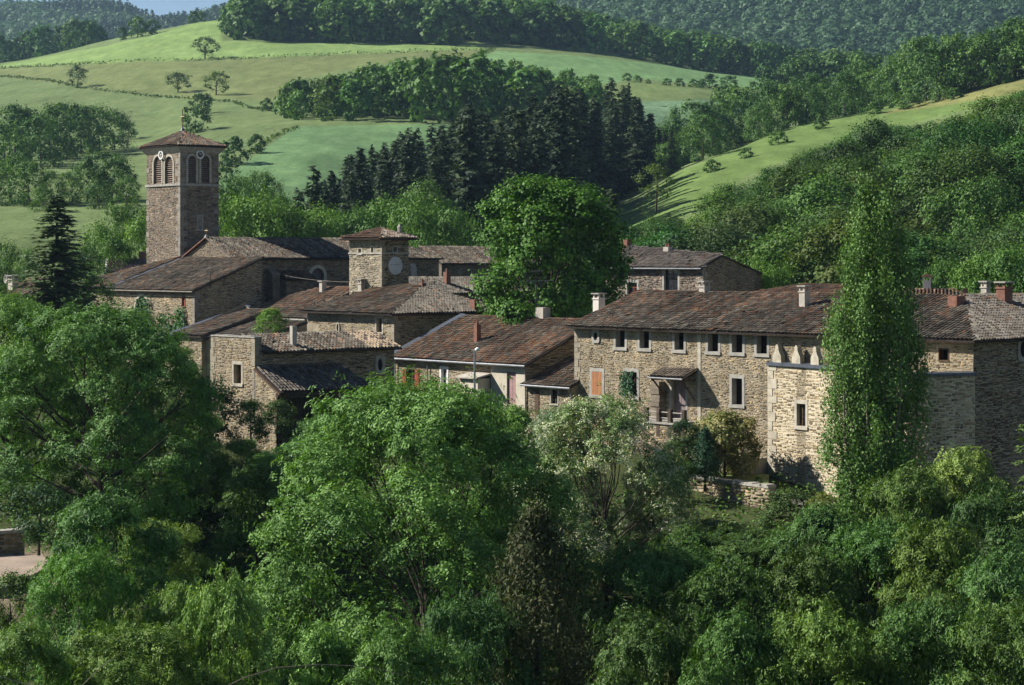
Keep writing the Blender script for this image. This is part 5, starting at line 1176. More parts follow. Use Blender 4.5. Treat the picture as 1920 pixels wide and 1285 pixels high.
def leaves(rng, C, N, size, aspect, pal, jit=.14, tri=False, cidx=None, droop=.25, pmix=None):
    """one folded blade at each centre C with facing N"""
    n = len(C); N = unit(N); P = np.array(GREEN[pal])
    t = rng.normal(size=(n, 3)); t[:, 2] -= droop*2; t -= (t*N).sum(1, keepdims=True)*N; t = unit(t); b = np.cross(N, t)
    s = (size * rng.uniform(.65, 1.3, n))[:, None]; w = s * aspect
    if pmix is None: ci = rng.integers(0, len(P), n)
    else: ci = rng.choice(len(P), n, p=pmix)
    if cidx is not None:
        k = rng.random(n) < .55; ci = np.where(k, cidx % len(P), ci)
    col = P[ci] * rng.uniform(1-jit, 1+jit, (n, 1))
    if tri:
        V = np.stack([C - t*s*.5 - b*w*.5, C - t*s*.5 + b*w*.5, C + t*s*.5], 1); Fi = np.arange(n*3).reshape(n, 3)
        return V.reshape(-1, 3), Fi, np.repeat(col, 3, 0)
    V = np.stack([C - t*s*.5, C - b*w*.5 + N*w*.12, C + t*s*.5, C + b*w*.5 + N*w*.12], 1); Fi = np.arange(n*4).reshape(n, 4)
    return V.reshape(-1, 3), Fi, np.repeat(col, 4, 0)
for _k in GREEN:
    GREEN[_k] = [tuple(min(.9, c*(1.2 if _k in ('flower', 'photinia', 'fir', 'thuja', 'hill', 'maple', 'bright') else 1.42)) for c in q) for q in GREEN[_k]]

def prof(shape, h):
    if shape == 'round': return np.sqrt(np.clip(1 - (2*h - 1)**2, 0, 1))**.8
    if shape == 'dome': return np.where(h < .35, .72 + .28*h/.35, np.sqrt(np.clip(1 - ((h-.35)/.65)**2, 0, 1)))
    if shape == 'ovoid': return np.clip(np.sin(np.clip(h, 0, 1)**.75*math.pi), 0, 1)**.7
    if shape == 'column': return np.clip(np.minimum(.55 + h*1.2, 1)*np.clip((1-h)*2.6, 0, 1)**.6, 0, 1)
    if shape == 'cone': return np.clip(1 - h, 0, 1)**.85*np.clip(h*8 + .5, 0, 1)
    return np.ones_like(h)

def broadleaf(seed, H, Rx, base, shape='dome', lobes=12, lobe_r=.4, clumps=14, per=60, leaf=.2, aspect=.5, pal='mid', clump_r=.16, trunk=.3, up=.35, flat=.7, sub=5, frond=0, tri=False, lean=(0,0), fill=.12, pmix=None, bark='bark', matname='leaf', limbs=True):
    """trunk mesh and crown mesh; crown = lobes > clumps > blades"""
    rng = np.random.default_rng(seed); zc0, zc1 = base, H; hh = zc1 - zc0
    hs = (np.arange(lobes) + rng.uniform(.2, .8, lobes)) / lobes; hs = hs**.9
    an = np.arange(lobes)*2.399 + rng.uniform(-.5, .5, lobes); rr = prof(shape, hs) * Rx
    lr = lobe_r * Rx * rng.uniform(.75, 1.2, lobes)
    LC = np.stack([np.cos(an)*np.maximum(rr - lr*.75, 0), np.sin(an)*np.maximum(rr - lr*.75, 0), zc0 + np.minimum(hs*hh, hh - lr*.8)], 1)
    LC[:, 0] += lean[0]*hs; LC[:, 1] += lean[1]*hs
    axis = np.array([0, 0, zc0 + hh*.35])
    CC, CN, CR = [], [], []
    for i in range(lobes):
        d = unit(rng.normal(size=(clumps*3, 3))); out = unit(LC[i] - axis); sc = d @ out + .5*d[:, 2] + rng.normal(0, .35, len(d)); d = d[np.argsort(-sc)[:clumps]]
        r = lr[i]*rng.uniform(.7, 1.12, clumps)[:, None]
        c = LC[i] + d*r*np.array([1, 1, .85]); CC.append(c); CN.append(unit(d + up*np.array([0, 0, 1]))); CR.append(np.full(clumps, clump_r*Rx)*rng.uniform(.6, 1.4, clumps))
    CC, CN, CR = np.concatenate(CC), np.concatenate(CN), np.concatenate(CR)
    m = len(CC)
    k = np.repeat(np.arange(m), per); n = len(k)
    g = rng.normal(size=(n, 3))*.5; g[:, 2] *= flat
    # push blades to the outer side of each clump
    C = CC[k] + (g + CN[k]*np.abs(rng.normal(0, .35, n))[:, None]) * CR[k][:, None]
    Nn = unit(unit(g)*.5 + CN[k]*.8 + rng.normal(size=(n, 3))*.38 + np.array([0, 0, .25]))
    if frond:
        # each centre becomes a small frond with several narrow leaflets
        t = rng.normal(size=(n, 3)); t[:, 2] -= .5; t -= (t*Nn).sum(1, keepdims=True)*Nn; t = unit(t); bb = np.cross(Nn, t)
        q = np.arange(frond); side = np.where(q % 2, 1, -1); al = (q//2 + .5)/(frond/2)
        C = (C[:, None] + t[:, None]*(al[None, :, None] - .5)*leaf*2.6 + bb[:, None]*side[None, :, None]*leaf*.42).reshape(-1, 3) + np.array([0, 0, -1])*0
        Nn = np.repeat(Nn, frond, 0) + rng.normal(size=(n*frond, 3))*.25; k = np.repeat(k, frond)
    if fill:
        nf = int(len(C)*fill); kk = rng.integers(0, lobes, nf); cf = LC[kk] + rng.normal(size=(nf, 3))*lr[kk][:, None]*.35
        C = np.concatenate([C, cf]); Nn = np.concatenate([Nn, rng.normal(size=(nf, 3)) + np.array([0, 0, .4])]); k = np.concatenate([k, kk])
    V, Fi, col = leaves(rng, C, Nn, leaf, aspect, pal, tri=tri, cidx=k*7, pmix=pmix)
    crown = npmesh('crown', V, Fi, [M[matname]], col)
    mb = MB(); th = zc0 + hh*.55
    tp = [Vector((lean[0]*.3*f + math.sin(f*3 + seed)*.12*Rx*.3, lean[1]*.3*f + math.cos(f*2 + seed)*.1*Rx*.3, -0.4 + f*(th+.4))) for f in (0, .2, .4, .6, .8, 1)]
    mb.tube(tp, [trunk*1.25, trunk, trunk*.9, trunk*.75, trunk*.5, trunk*.25], 8)
    if limbs:
        R0 = random.Random(seed)
        for i in range(lobes):
            f = min(.92, max(.25, (LC[i][2]*.55)/th)); j = f*5; a = tp[int(j)].lerp(tp[min(5, int(j)+1)], j - int(j)); e = Vector(LC[i])
            mid = a.lerp(e, .5) + Vector((0, 0, -.06*Rx)) + Vector((R0.gauss(0, .05), R0.gauss(0, .05), 0))*Rx; r = trunk*.38*(1 - f*.4)
            mb.tube([a, mid, e], [r, r*.7, r*.35], 5)
            for q in range(sub):
                c = Vector(CC[i*clumps + R0.randrange(clumps)]); m2 = e.lerp(c, .5) + Vector((R0.gauss(0, .04), R0.gauss(0, .04), -.02))*Rx
                mb.tube([mid.lerp(e, R0.uniform(.4, 1)), m2, c], [r*.35, r*.22, r*.08], 4, cap=False)
    return mb.mesh('trunk', M[bark]), crown

def conifer(seed, H, Rr, levels=22, nb=8, seg=6, pal='fir', leaf=.5, base=.06, droop=.25, trunk=.22, aspect=.38, double=2, power=.9, ragged=.2):
    rng = np.random.default_rng(seed); C, N, T, S = [], [], [], []
    for l in range(levels):
        k = max(4, int(nb*(1 - l/levels*.45)))
        for b in range(k):
            f = base + (1-base)*(l + rng.uniform(-1.2, 1.2))/levels; f = min(max(f, base), .99); r = Rr*(1-f)**power*rng.uniform(1-ragged, 1+ragged*.6) + .12
            a = rng.uniform(0, 2*math.pi); rb = r*rng.uniform(.7, 1.12); d = np.array([math.cos(a), math.sin(a), 0])
            for s in range(seg):
                t = (s + rng.uniform(.1, .9))/seg
                if t*rb < .12: continue
                z = f*H - droop*rb*t**1.3 + .12*rb*t**4
                for q in range(double):
                    p = d*rb*t + np.array([0, 0, z]) + rng.normal(size=3)*np.array([.1, .1, .06])*leaf
                    side = np.cross(d, [0, 0, 1])*rng.choice([-1, 1])*rng.uniform(.2, 1); tt = d*.7 + side + np.array([0, 0, -droop*.8 + rng.normal(0, .2)])
                    C.append(p); T.append(tt); N.append(np.array([0, 0, 1.]) + d*.35 + rng.normal(size=3)*.35); S.append(leaf*rng.uniform(.7, 1.25)*(1 - .35*t)*(1 - f*.3))
    C, N, T, S = np.array(C), unit(np.array(N)), np.array(T), np.array(S)[:, None]
    T = unit(T - (T*N).sum(1, keepdims=True)*N); B = np.cross(N, T); n = len(C); w = S*aspect
    V = np.stack([C - T*S*.3, C - B*w*.5 - N*w*.15, C + T*S*.8, C + B*w*.5 - N*w*.15], 1).reshape(-1, 3)
    P = np.array(GREEN[pal]); col = np.repeat(P[rng.integers(0, len(P), n)]*rng.uniform(.75, 1.25, (n, 1)), 4, 0)
    crown = npmesh('crown', V, np.arange(n*4).reshape(n, 4), [M['needle']], col)
    mb = MB(); mb.tube([(0,0,-.5),(0,0,H*.5),(0,0,H*.98)], [trunk, trunk*.6, .02], 7); return mb.mesh('trunk', M['bark']), crown

def merged(tc, name):
    """single mesh (trunk + crown) for far trees"""
    t, c = tc
    n0 = len(t.vertices); V = np.empty((n0, 3), np.float32); t.vertices.foreach_get('co', V.ravel()) if False else None
    a = np.empty(n0*3, np.float32); t.vertices.foreach_get('co', a); V0 = a.reshape(-1, 3)
    a = np.empty(len(c.vertices)*3, np.float32); c.vertices.foreach_get('co', a); V1 = a.reshape(-1, 3)
    col = np.empty(len(c.vertices)*4, np.float32); c.color_attributes['Col'].data.foreach_get('color', col); col = col.reshape(-1, 4)[:, :3]
    f0 = [p.vertices[:] for p in t.polygons if len(p.vertices) == 4]
    nv = len(c.polygons[0].vertices); lp = np.empty(len(c.loops), np.int32); c.loops.foreach_get('vertex_index', lp)
    f0 = np.array(f0); f1 = lp.reshape(-1, nv) + n0
    return npmesh(name, np.concatenate([V0, V1]), [f0, f1], [t.materials[0], c.materials[0]], np.concatenate([np.full((n0, 3), .05), col]), midx=[0]*len(f0) + [1]*len(f1))

def put(name, mesh, label, cat, pos, scale=1.0, rz=None, group=None, sz=None, rnd=random.Random(77), tilt=0):
    """place one tree; mesh = (trunk, crown) or a single mesh"""
    rz = rnd.uniform(0, 6.28) if rz is None else rz; s = (scale, scale, sz if sz else scale)
    if isinstance(mesh, tuple):
        o = link(name, None, None, pos, rz); o.empty_display_size = .5
        link('trunk', mesh[0], o); link('crown', mesh[1], o)
    else: o = link(name, mesh, None, pos, rz)
    o.scale = s; tag(o, label, cat, group)
    if tilt: o.rotation_euler = (rnd.gauss(0, tilt), rnd.gauss(0, tilt), rz)
    return o

# ---- mesh library (each built once, shared by the copies)
MID = [merged(broadleaf(300+i, 10, 4.4+.4*(i % 3), .7, ('dome','ovoid','round')[i % 3], 13, .40, 14, 62, .21, .8, 'mid', .16, .22, sub=2), 'broadleaf_tree') for i in range(5)]
MIDB = [merged(broadleaf(320+i, 10, 4.6, .6, ('dome','round')[i % 2], 13, .40, 14, 58, .22, .8, 'bright', .16, .22, sub=2), 'broadleaf_tree') for i in range(3)]
MF = [merged(broadleaf(370+i, 10, 4.8+.3*(i % 3), .3, ('dome','round')[i % 2], 14, .43, 10, 24, .42, .85, 'mid', .18, .22, sub=0, limbs=False), 'broadleaf_tree') for i in range(4)]
FAR = [merged(broadleaf(340+i, 10, 4.6+.3*(i % 3), .6, ('dome','ovoid','round')[i % 3], 11, .44, 9, 13, .85, .85, 'mid', .19, .25, sub=0, limbs=False), 'broadleaf_tree') for i in range(4)]
LONE = [merged(broadleaf(350+i, 10, 5.2, 3.0, 'dome', 10, .42, 8, 14, .7, .8, 'olive', .2, .3, sub=1), 'field_tree') for i in range(2)]
CON = [merged(conifer(360+i, 10, 2.3+.25*(i % 3), 27, 15, 5, 'fir', .7, .02, .34, .16, .55, 2, .72, .35), 'conifer_tree') for i in range(4)]

def template(seed, shape, per=6, leaf=1.25, pal='mid'):
    """light crown used for trees joined into one far wood"""
    t, c = broadleaf(seed, 10, 4.7, .6, shape, 11, .44, 8, per, leaf, .85, pal, .19, .25, sub=0, limbs=False, tri=True)
    a = np.empty(len(c.vertices)*3, np.float32); c.vertices.foreach_get('co', a); col = np.empty(len(c.vertices)*4, np.float32); c.color_attributes['Col'].data.foreach_get('color', col)
    return a.reshape(-1, 3), col.reshape(-1, 4)[:, :3]
TPL = [template(380+i, ('dome','ovoid','round')[i]) for i in range(3)]
def joined_wood(name, label, places):
    """places: (x,y,z,sxy,sz); one mesh of kind stuff"""
    rng = np.random.default_rng(len(places)); V, C = [], []
    for i, (x, y, z, s, sz) in enumerate(places):
        v, c = TPL[i % 3]; a = rng.uniform(0, 6.28); ca, sa = math.cos(a), math.sin(a)
        V.append(np.stack([(v[:, 0]*ca - v[:, 1]*sa)*s + x, (v[:, 0]*sa + v[:, 1]*ca)*s + y, v[:, 2]*sz + z], 1)); C.append(c*rng.uniform(.75, 1.25)*np.array([rng.uniform(.85, 1.15), 1, rng.uniform(.9, 1.1)]))
    V = np.concatenate(V); tag(link(name, npmesh(name, V, np.arange(len(V)).reshape(-1, 3), [M['leaf_far']], np.concatenate(C))), label, 'wood', None, 'stuff')
ORD = ['first','second','third','fourth','fifth','sixth','seventh','eighth','ninth','tenth','eleventh','twelfth','thirteenth','fourteenth','fifteenth','sixteenth','seventeenth','eighteenth','nineteenth','twentieth','twenty-first','twenty-second','twenty-third','twenty-fourth','twenty-fifth','twenty-sixth','twenty-seventh','twenty-eighth','twenty-ninth','thirtieth']
# ------------------------------------------------------------------ placing woods, hedgerows and field trees
RW = random.Random(2024)
def interp(tab): return lambda u: float(np.interp(u, [t[0] for t in tab], [t[1] for t in tab]))
def scatter(n, u0, u1, d0, d1, ok, mind, tries=6000, rnd=RW):
    """random places (u,d,x,y,z) at least mind apart"""
    out = []
    for _ in range(tries):
        if len(out) >= n: break
        u = rnd.uniform(u0, u1); d = rnd.uniform(d0(u) if callable(d0) else d0, d1(u) if callable(d1) else d1)
        x, y, z = gud(u, d)
        if ok and not ok(u, d, VH - (z-EYE)*F/d): continue
        if any((x-a)**2 + (y-b)**2 < mind*mind for _, _, a, b, _ in out): continue
        out.append((u, d, x, y, z))
    return sorted(out, key=lambda p: p[1])
# dark conifer plantation
ctop = interp([(560,345),(610,330),(650,288),(700,262),(770,240),(830,228),(880,192),(950,205),(1000,182),(1040,160),(1100,175),(1150,140),(1200,172),(1235,230),(1265,290)])
cd0 = interp([(560,285),(700,290),(900,300),(1260,330)]); cd1 = interp([(560,300),(700,345),(900,400),(1080,430),(1150,470),(1260,500)])
def okc(u, d, vb): return u < 1080 or vb <= 393 - (u - 1105)*.41
for (u, d, x, y, z) in scatter(150, 580, 1262, cd0, cd1, okc, 3.7):
    vb = VH - (z-EYE)*F/d; h = (vb - ctop(u) - RW.choice([0, 0, 10, 25, 45, 70]))*d/F; h = min(max(h, 10), 27)*RW.uniform(.93, 1.03)
    put('conifer_tree', RW.choice(CON), 'dark conifer in the ' + ('front rows' if d < cd0(u) + 40 else 'back rows') + ' of the plantation, ' + ('low left end' if u < 760 else 'left of centre' if u < 890 else 'centre' if u < 1000 else 'right of centre' if u < 1090 else 'tall right end' if u < 1180 else 'right edge'), 'conifer', (x, y, z), h/10*RW.uniform(.85,1.05), None, 'conifers of the plantation', h/10)
for u, vt, d, h in ((588, 308, 262, None), (560, 350, 258, None), (1145, 352, 250, None), (670,180+5,470,None)):
    if d > 400: continue
    x, y, z = gud(u, d); h = (VH - (z-EYE)*F/d - vt)*d/F
    put('conifer_tree', CON[0], {588:'lone dark spruce standing before the wheat field left of the plantation',560:'shorter spruce beside the lone dark spruce left of the plantation',1145:'small grey green conifer right of the big maple'}[u], 'conifer', (x, y, z), h/10*.95, None, None, h/10)
# bright trees behind the church and village
btop = interp([(400,372),(440,378),(480,385),(540,402),(600,405),(650,415),(700,398),(760,385),(800,392),(850,420),(900,435)])
k = 0
for u in (425, 462, 500, 540, 580, 622, 668, 712, 745, 790, 818, 868):
    d = RW.uniform(222, 246); x, y, z = gud(u, d); h = (VH - (z-EYE)*F/d - btop(u))*d/F
    put('broadleaf_tree', MIDB[k % 3], ORD[k] + ' bright tree from the left in the row behind the church roof', 'tree', (x, y, z), h/10*.62, None, 'bright trees behind the church', h/10); k += 1
for u, vt, d, w in ((455,342,275,.9),(490,330,285,1),(800,352,285,1),(525,378,262,.8),(425,355,262,.8),(775,400,255,.8)):
    x, y, z = gud(u, d); h = (VH - (z-EYE)*F/d - vt)*d/F; put('broadleaf_tree', MID[k % 5], 'mid green broadleaf tree between the church row and the wheat field', 'tree', (x, y, z), h/10*.75*w, None, 'trees below the wheat field', h/10); k += 1
# wood on the middle slope
wtop = interp([(515,185),(540,148),(600,152),(640,150),(700,125),(780,110),(900,118),(1000,135),(1080,158),(1130,168)])
PLACES = []
for (u, d, x, y, z) in scatter(130, 525, 1120, interp([(520,560),(600,530),(760,530),(1100,535)]), interp([(520,590),(600,600),(760,680),(1000,690),(1120,640)]), None, 5.2):
    vb = VH - (z-EYE)*F/d; h = min(max((vb - wtop(u) - RW.choice([0, 5, 15, 30]))*d/F, 8), 17)*RW.uniform(.9, 1.05)
    PLACES.append((x, y, z, h/10*RW.uniform(.75,1), h/10))
joined_wood('middle_wood', 'dark broadleaf wood on the middle slope behind the conifers', PLACES)
PLACES = []
# hilltop wood
ttop = interp([(415,45),(440,2),(470,-12),(900,-25),(1000,-8),(1040,12),(1200,48),(1400,84),(1560,100),(1650,125)])
for (u, d, x, y, z) in scatter(260, 425, 1640, interp([(415,890),(930,890),(950,905),(1300,930),(1450,930),(1640,900)]), interp([(415,960),(470,1040),(1300,1040),(1640,1040)]), None, 6.0, 9000):
    vb = VH - (z-EYE)*F/d; h = min(max((vb - ttop(u) - RW.choice([0, 0, 8, 18]))*d/F, 10), 18)*RW.uniform(.9, 1.08)
    PLACES.append((x, y, z, h/10*RW.uniform(.85,1.1), h/10))
joined_wood('hilltop_wood', 'dark broadleaf wood running along the hilltop above the fields', PLACES)
PLACES = []
# left crest trees
for k, (u, v, d, hp, lab) in enumerate(((258,76,960,37,'rounded dark tree clump on the left field crest'),(230,80,965,24,'low dark tree at the left end of the crest clump'),(285,68,960,26,'dark tree at the right end of the crest clump'),(362,50,985,22,'small dark tree alone on the high crest'),(378,46,990,18,'smaller tree touching the one on the high crest'))):
    x, y, z = gud(u, d); put('crest_tree', FAR[k % 4], lab, 'tree', (x, y, z), hp*d/F/10*.95, None, None, hp*d/F/10)
for (u, d, x, y, z) in scatter(40, -150, 195, 1060, 1170, None, 6):
    PLACES.append((x, y, z, RW.uniform(1,1.4), RW.uniform(1.3,1.8)))
joined_wood('crest_wood', 'strip of dark wood behind the left field crest', PLACES)
# lone field trees
for u, vb, vt, lab, m, w in ((385,110,72,'round walnut tree on the edge of the bright hilltop field',0,1.15),(146,166,126,'small lone tree on the brown meadow at far left',1,.85),(333,174,138,'pale thin crowned tree in the meadow',1,1.2),(406,178,137,'dark round tree right of the pale tree in the meadow',0,1.1)):
    ds = np.linspace(560, 960, 200); vg = [vground(u, d) for d in ds]; d = float(ds[int(np.argmin(np.abs(np.array(vg) - vb)))]); x, y, z = gud(u, d); h = (vb-vt)*d/F
    put('field_tree', LONE[m], lab, 'tree', (x, y, z), h/10*w, None, None, h/10)
def at_v(u, v, d0=250, d1=1000):
    ds = np.linspace(d0, d1, 500); vg = np.array([vground(u, d) for d in ds]); i = int(np.argmin(np.abs(vg - v))); return float(ds[i])
for u, vb, hp, lab in ((366,248,50,'leafy bush clump climbing the meadow behind the bell tower'),(378,215,40,'upper bush of the clump in the meadow behind the tower'),(440,308,52,'round dark green bush at the corner of the wheat field'),(480,288,38,'smaller round bush beside the wheat field corner'),(425,345,46,'shrub at the lower left edge of the wheat field'),(500,208,26,'low bush at the left foot of the middle wood')):
    d = at_v(u, vb, 400); x, y, z = gud(u, d); put('field_bush', FAR[int(u) % 4], lab, 'bush', (x, y, z-.5), hp*d/F/10*.95, None, None, hp*d/F/10)
# left groups
for k, (u, vb, vt) in enumerate(((30,310,205),(55,300,215),(95,300,208),(125,296,200),(150,290,205),(185,285,205),(215,280,212),(10,330,235),(75,315,225),(238,262,225))):
    d = at_v(u, vb, 380, 700); x, y, z = gud(u, d); h = (vb-vt)*d/F; put('broadleaf_tree', MF[k % 4], 'dark tree of the hedgerow on the far left meadow', 'tree', (x, y, z-1.3), h/10*1.0, None, 'hedgerow on the left meadow', h/10*1.12)
for k, (u, vt, d) in enumerate(((20,295,345),(55,302,340),(95,318,345),(135,322,340),(165,298,346),(195,284,345),(218,292,342),(238,330,335),(185,335,332),(240,380,318),(0,320,350),(-40,290,350),(80,345,325))):
    x, y, z = gud(u, d); h = (VH-(z-EYE)*F/d - vt)*d/F; put('broadleaf_tree', MF[(k+2) % 4], 'tree in the clump on the slope left of the bell tower', 'tree', (x, y, z-.5), h/10*.85, None, 'tree clump left of the bell tower', h/10)
for k, (u, vt, d) in enumerate(((190,430,236),(235,395,240),(268,420,232),(215,450,225),(20,470,215),(-30,440,225),(55,480,205),(150,470,215),(10,505,185),(-20,520,160))):
    x, y, z = gud(u, d); h = (VH-(z-EYE)*F/d - vt)*d/F; put('broadleaf_tree', MIDB[k % 3] if k < 4 else MID[k % 5], 'leafy tree in the gardens between the spruce and the bell tower' if k < 4 else 'leafy garden tree around the spruce at far left', 'tree', (x, y, z), h/10*.55, None, 'garden trees left of the church', h/10)
# hedge trees along the upper edge of the right hand meadow
k = 0
hb = sorted(((1268,318,85),(1300,306,100),(1335,290,80),(1370,275,95),(1405,258,78),(1440,248,88),(1475,238,72),(1512,228,80),(1545,222,64),(1585,213,72),(1610,212,84),(1650,202,66),(1690,198,88),(1735,190,104),(1760,188,92),(1802,176,96),(1835,168,88),(1870,160,92),(1905,150,100),(1940,146,90),(1250,318,70),(1232,338,80)))
for u, vb, hp in hb:
    d = at_v(u, vb, 380, 530); x, y, z = gud(u, d); h = hp*d/F*1.05; put('broadleaf_tree', MF[k % 4], ORD[k] + ' tree from the left in the hedge above the right hand meadow', 'tree', (x, y, z-.7), h/10*.92, None, 'hedge above the right meadow', h/10*1.1); k += 1
for i_, (u, vb, hp) in enumerate([(u + 17, vb - 3, hp*.8) for u, vb, hp in hb]):
    d = at_v(u, vb, 380, 530) + 6; x, y, z = gud(u, d); h = hp*d/F; put('broadleaf_tree', MF[i_ % 4], 'tree in the back row of the right meadow hedge', 'tree', (x, y, z-1.0), h/10*.95, None, 'back row of the right meadow hedge', h/10*1.1)
for u, vb, hp in ((1460,270,26),(1400,296,22),(1540,242,22),(1640,214,26),(1700,204,30),(1790,186,24),(1335,322,26)):
    d = at_v(u, vb, 380, 530); x, y, z = gud(u, d); put('hedge_bush', FAR[k % 4], 'low bush at the foot of the hedge above the right meadow', 'bush', (x, y, z-.5), hp*d/F/10*1.3, None, 'bushes of the right meadow hedge', hp*d/F/10); k += 1
# far bushes in the pale fields
for k, (u, vb, hp) in enumerate(((1175,152,16),(1195,155,15),(1250,160,14),(1275,162,16),(1300,164,17),(1330,166,28),(1368,168,26),(1410,170,18),(1215,157,10),(1315,165,16))):
    d = at_v(u, vb, 600, 900); x, y, z = gud(u, d); put('field_bush', FAR[k % 4], 'dark bush in the hedge line across the pale green fields', 'bush', (x, y, z-.4), hp*d/F/10*1.2, None, 'hedge across the pale fields', hp*d/F/10)
for k, (u, vb, hp) in enumerate(((1300,240,42),(1335,228,52),(1362,222,60),(1245,252,36),(1280,250,46),(1470,190,60),(1500,180,66),(1530,178,60),(1565,175,66),(1440,180,50),(1600,172,60),(1630,168,60))):
    d = 640 if u < 1400 else 720; x, y, z = gud(u, d); h = (VH-(z-EYE)*F/d - (vb-hp))*d/F; put('conifer_tree' if k in (0,1,3) else 'broadleaf_tree', CON[k % 4] if k in (0,1,3) else FAR[k % 4], 'small conifer beyond the right meadow hedge' if k in (0,1,3) else 'tree in the hollow behind the right meadow hedge', 'conifer' if k in (0,1,3) else 'tree', (x, y, z), max(h/10*.7, .6), None, 'conifers beyond the hedge' if k in (0,1,3) else 'trees in the hollow', h/10)
# big wood on the right slope
rtop = interp([(1130,425),(1180,402),(1260,405),(1310,372),(1375,342),(1460,312),(1560,260),(1625,232),(1700,240),(1785,232),(1860,200),(1920,172),(2100,90)])
def okr(u, d, vb): return vb - 8.5*F/d > rtop(u) - 4
pl = scatter(165, 1140, 2060, interp([(1140,232),(1250,215),(1450,200),(1700,180),(2060,170)]), interp([(1140,290),(1300,300),(1500,360),(1700,385),(2060,400)]), okr, 6.6, 12000)
for (u, d, x, y, z) in pl:
    vb = VH-(z-EYE)*F/d; h = min(max((vb - rtop(u) - RW.uniform(0, 80))*d/F, 8), 14)*RW.uniform(.9, 1.1)
    band = 'upper edge of' if vb - h*F/d < rtop(u) + 28 else ('lower part of' if d < 235 else 'middle of')
    side = 'left third' if u < 1430 else ('middle third' if u < 1700 else 'right third')
    put('broadleaf_tree', RW.choice(MID if RW.random() < .82 else MIDB), 'tree in the ' + band + ' the right wood, ' + side, 'tree', (x, y, z-.4), h/10*RW.uniform(.9,1.15), None, 'dense wood on the right slope', h/10).color = (RW.uniform(.5, .85), RW.uniform(.55, .85), RW.uniform(.5, .85), 1)
for k, (u, vt, d, w) in enumerate(((1805,362,205,1.0),(1860,350,215,1.0),(1770,500,168,.8),(1835,490,165,.9),(1890,480,160,1.0),(1930,470,165,1.0),(1420,500,172,.6),(1455,510,170,.6))):
    x, y, z = gud(u, d); h = (VH-(z-EYE)*F/d - vt)*d/F
    lab = ('pale green rounded tree left of the right wood edge above the chimneys', 'pale green rounded tree at the right edge above the chimneys')[k] if k < 2 else 'bright leafy tree just behind the right hand roofs'
    put('broadleaf_tree', MIDB[k % 3] if k > 1 else MID[k], lab, 'tree', (x, y, z), h/10*.62*w, None, None if k < 2 else 'leafy trees behind the right roofs', h/10)
x, y, z = gud(1231, 262); put('orchard_tree', broadleaf(401, 5.4, 2.3, 1.8, 'dome', 9, .4, 6, 26, .22, .7, 'olive', .2, .13, sub=3), 'small open crowned fruit tree on the meadow right of the maple', 'tree', (x, y, (zat(392, 262))))
# far forest on the hills: one mass, not countable
def hill_forest(name, label, us, Vg, n, u0, u1, seed, size):
    rng = np.random.default_rng(seed); nu_, nr = Vg.shape[:2]; P = []
    i = rng.uniform(0, nu_-1.001, n); j = rng.uniform(0, nr-1.6, n); i0 = i.astype(int); j0 = j.astype(int); a = (i-i0)[:, None]; b = (j-j0)[:, None]
    P = (Vg[i0, j0]*(1-a) + Vg[i0+1, j0]*a)*(1-b) + (Vg[i0, j0+1]*(1-a) + Vg[i0+1, j0+1]*a)*b
    uu = 960 + F*P[:, 0]/P[:, 1]; vv = VH - (P[:, 2] - EYE)*F/P[:, 1]; k = (uu > u0) & (uu < u1) & (vv > -30) & (vv < 190); P = P[k]; n = len(P)
    per = 52; s = size*rng.uniform(.7, 1.3, n); h = s*rng.uniform(1.0, 1.5, n)
    con = vnoise(P[:, 0], P[:, 1], 160, seed) > .66
    d = unit(rng.normal(size=(n, per, 3))); d[..., 2] = np.abs(d[..., 2])*1.1 - .25
    lump = 1 + .25*np.sin(d[..., 0]*5 + d[..., 1]*4 + rng.uniform(0, 6, (n, 1)))
    rad = np.where(con[:, None], (1.15 - np.clip(d[..., 2], 0, 1))*.75, 1.0)[..., None]
    C = P[:, None] + np.concatenate([d[..., :2]*rad*lump[..., None]*s[:, None, None]*.62, (d[..., 2:]*np.where(con, 1.5, 1)[:, None, None] + .5)*h[:, None, None]*.62], -1)
    N = unit(d + rng.normal(size=d.shape)*.18); C = C.reshape(-1, 3); N = N.reshape(-1, 3)
    V, Fi, col = leaves(rng, C, N, size*.31, .95, 'hill', tri=True); 
    tone = (rng.uniform(.85, 1.18, n)*np.where(con, .65, 1.0)); col = col*np.repeat(tone, per*3)[:, None]
    tag(link(name, npmesh(name, V, Fi, [M['leaf_far']], col)), label, 'forest', None, 'stuff')
hill_forest('far_forest', 'hazy blue green forest covering the far hill at upper left', *HILLS[0], 3800, -120, 520, 5, 10)
hill_forest('far_forest', 'hazy forest covering the far hillside at upper right', *HILLS[1], 13000, 880, 2010, 6, 9)

# hedge lines between the fields
def hedge(name, label, pts, d0, d1, w, hgt, seed, pal='olive', dens=40):
    rng = np.random.default_rng(seed); C = []
    for (ua, va), (ub, vb) in zip(pts[:-1], pts[1:]):
        pa = gud(ua, at_v(ua, va, d0, d1)); pb = gud(ub, at_v(ub, vb, d0, d1)); L = math.dist(pa, pb); n = int(L*dens/10)
        t = rng.random(n); P = np.array(pa)[None]*(1-t[:, None]) + np.array(pb)[None]*t[:, None]; g = (.35 + .9*vnoise(P[:, 0], P[:, 1], 5, seed))[:, None]
        P += rng.normal(size=P.shape)*np.array([w, w, 0])*.5; P[:, 2] = [ground(q[0], q[1]) for q in P]; P[:, 2:] += rng.random((n, 1))*hgt*g; C.append(P)
    C = np.concatenate(C); V, Fi, col = leaves(rng, C, rng.normal(size=C.shape) + np.array([0, 0, .6]), .7, .8, pal, tri=True)
    tag(link(name, npmesh(name, V, Fi, [M['leaf_far']], col)), label, 'hedge')
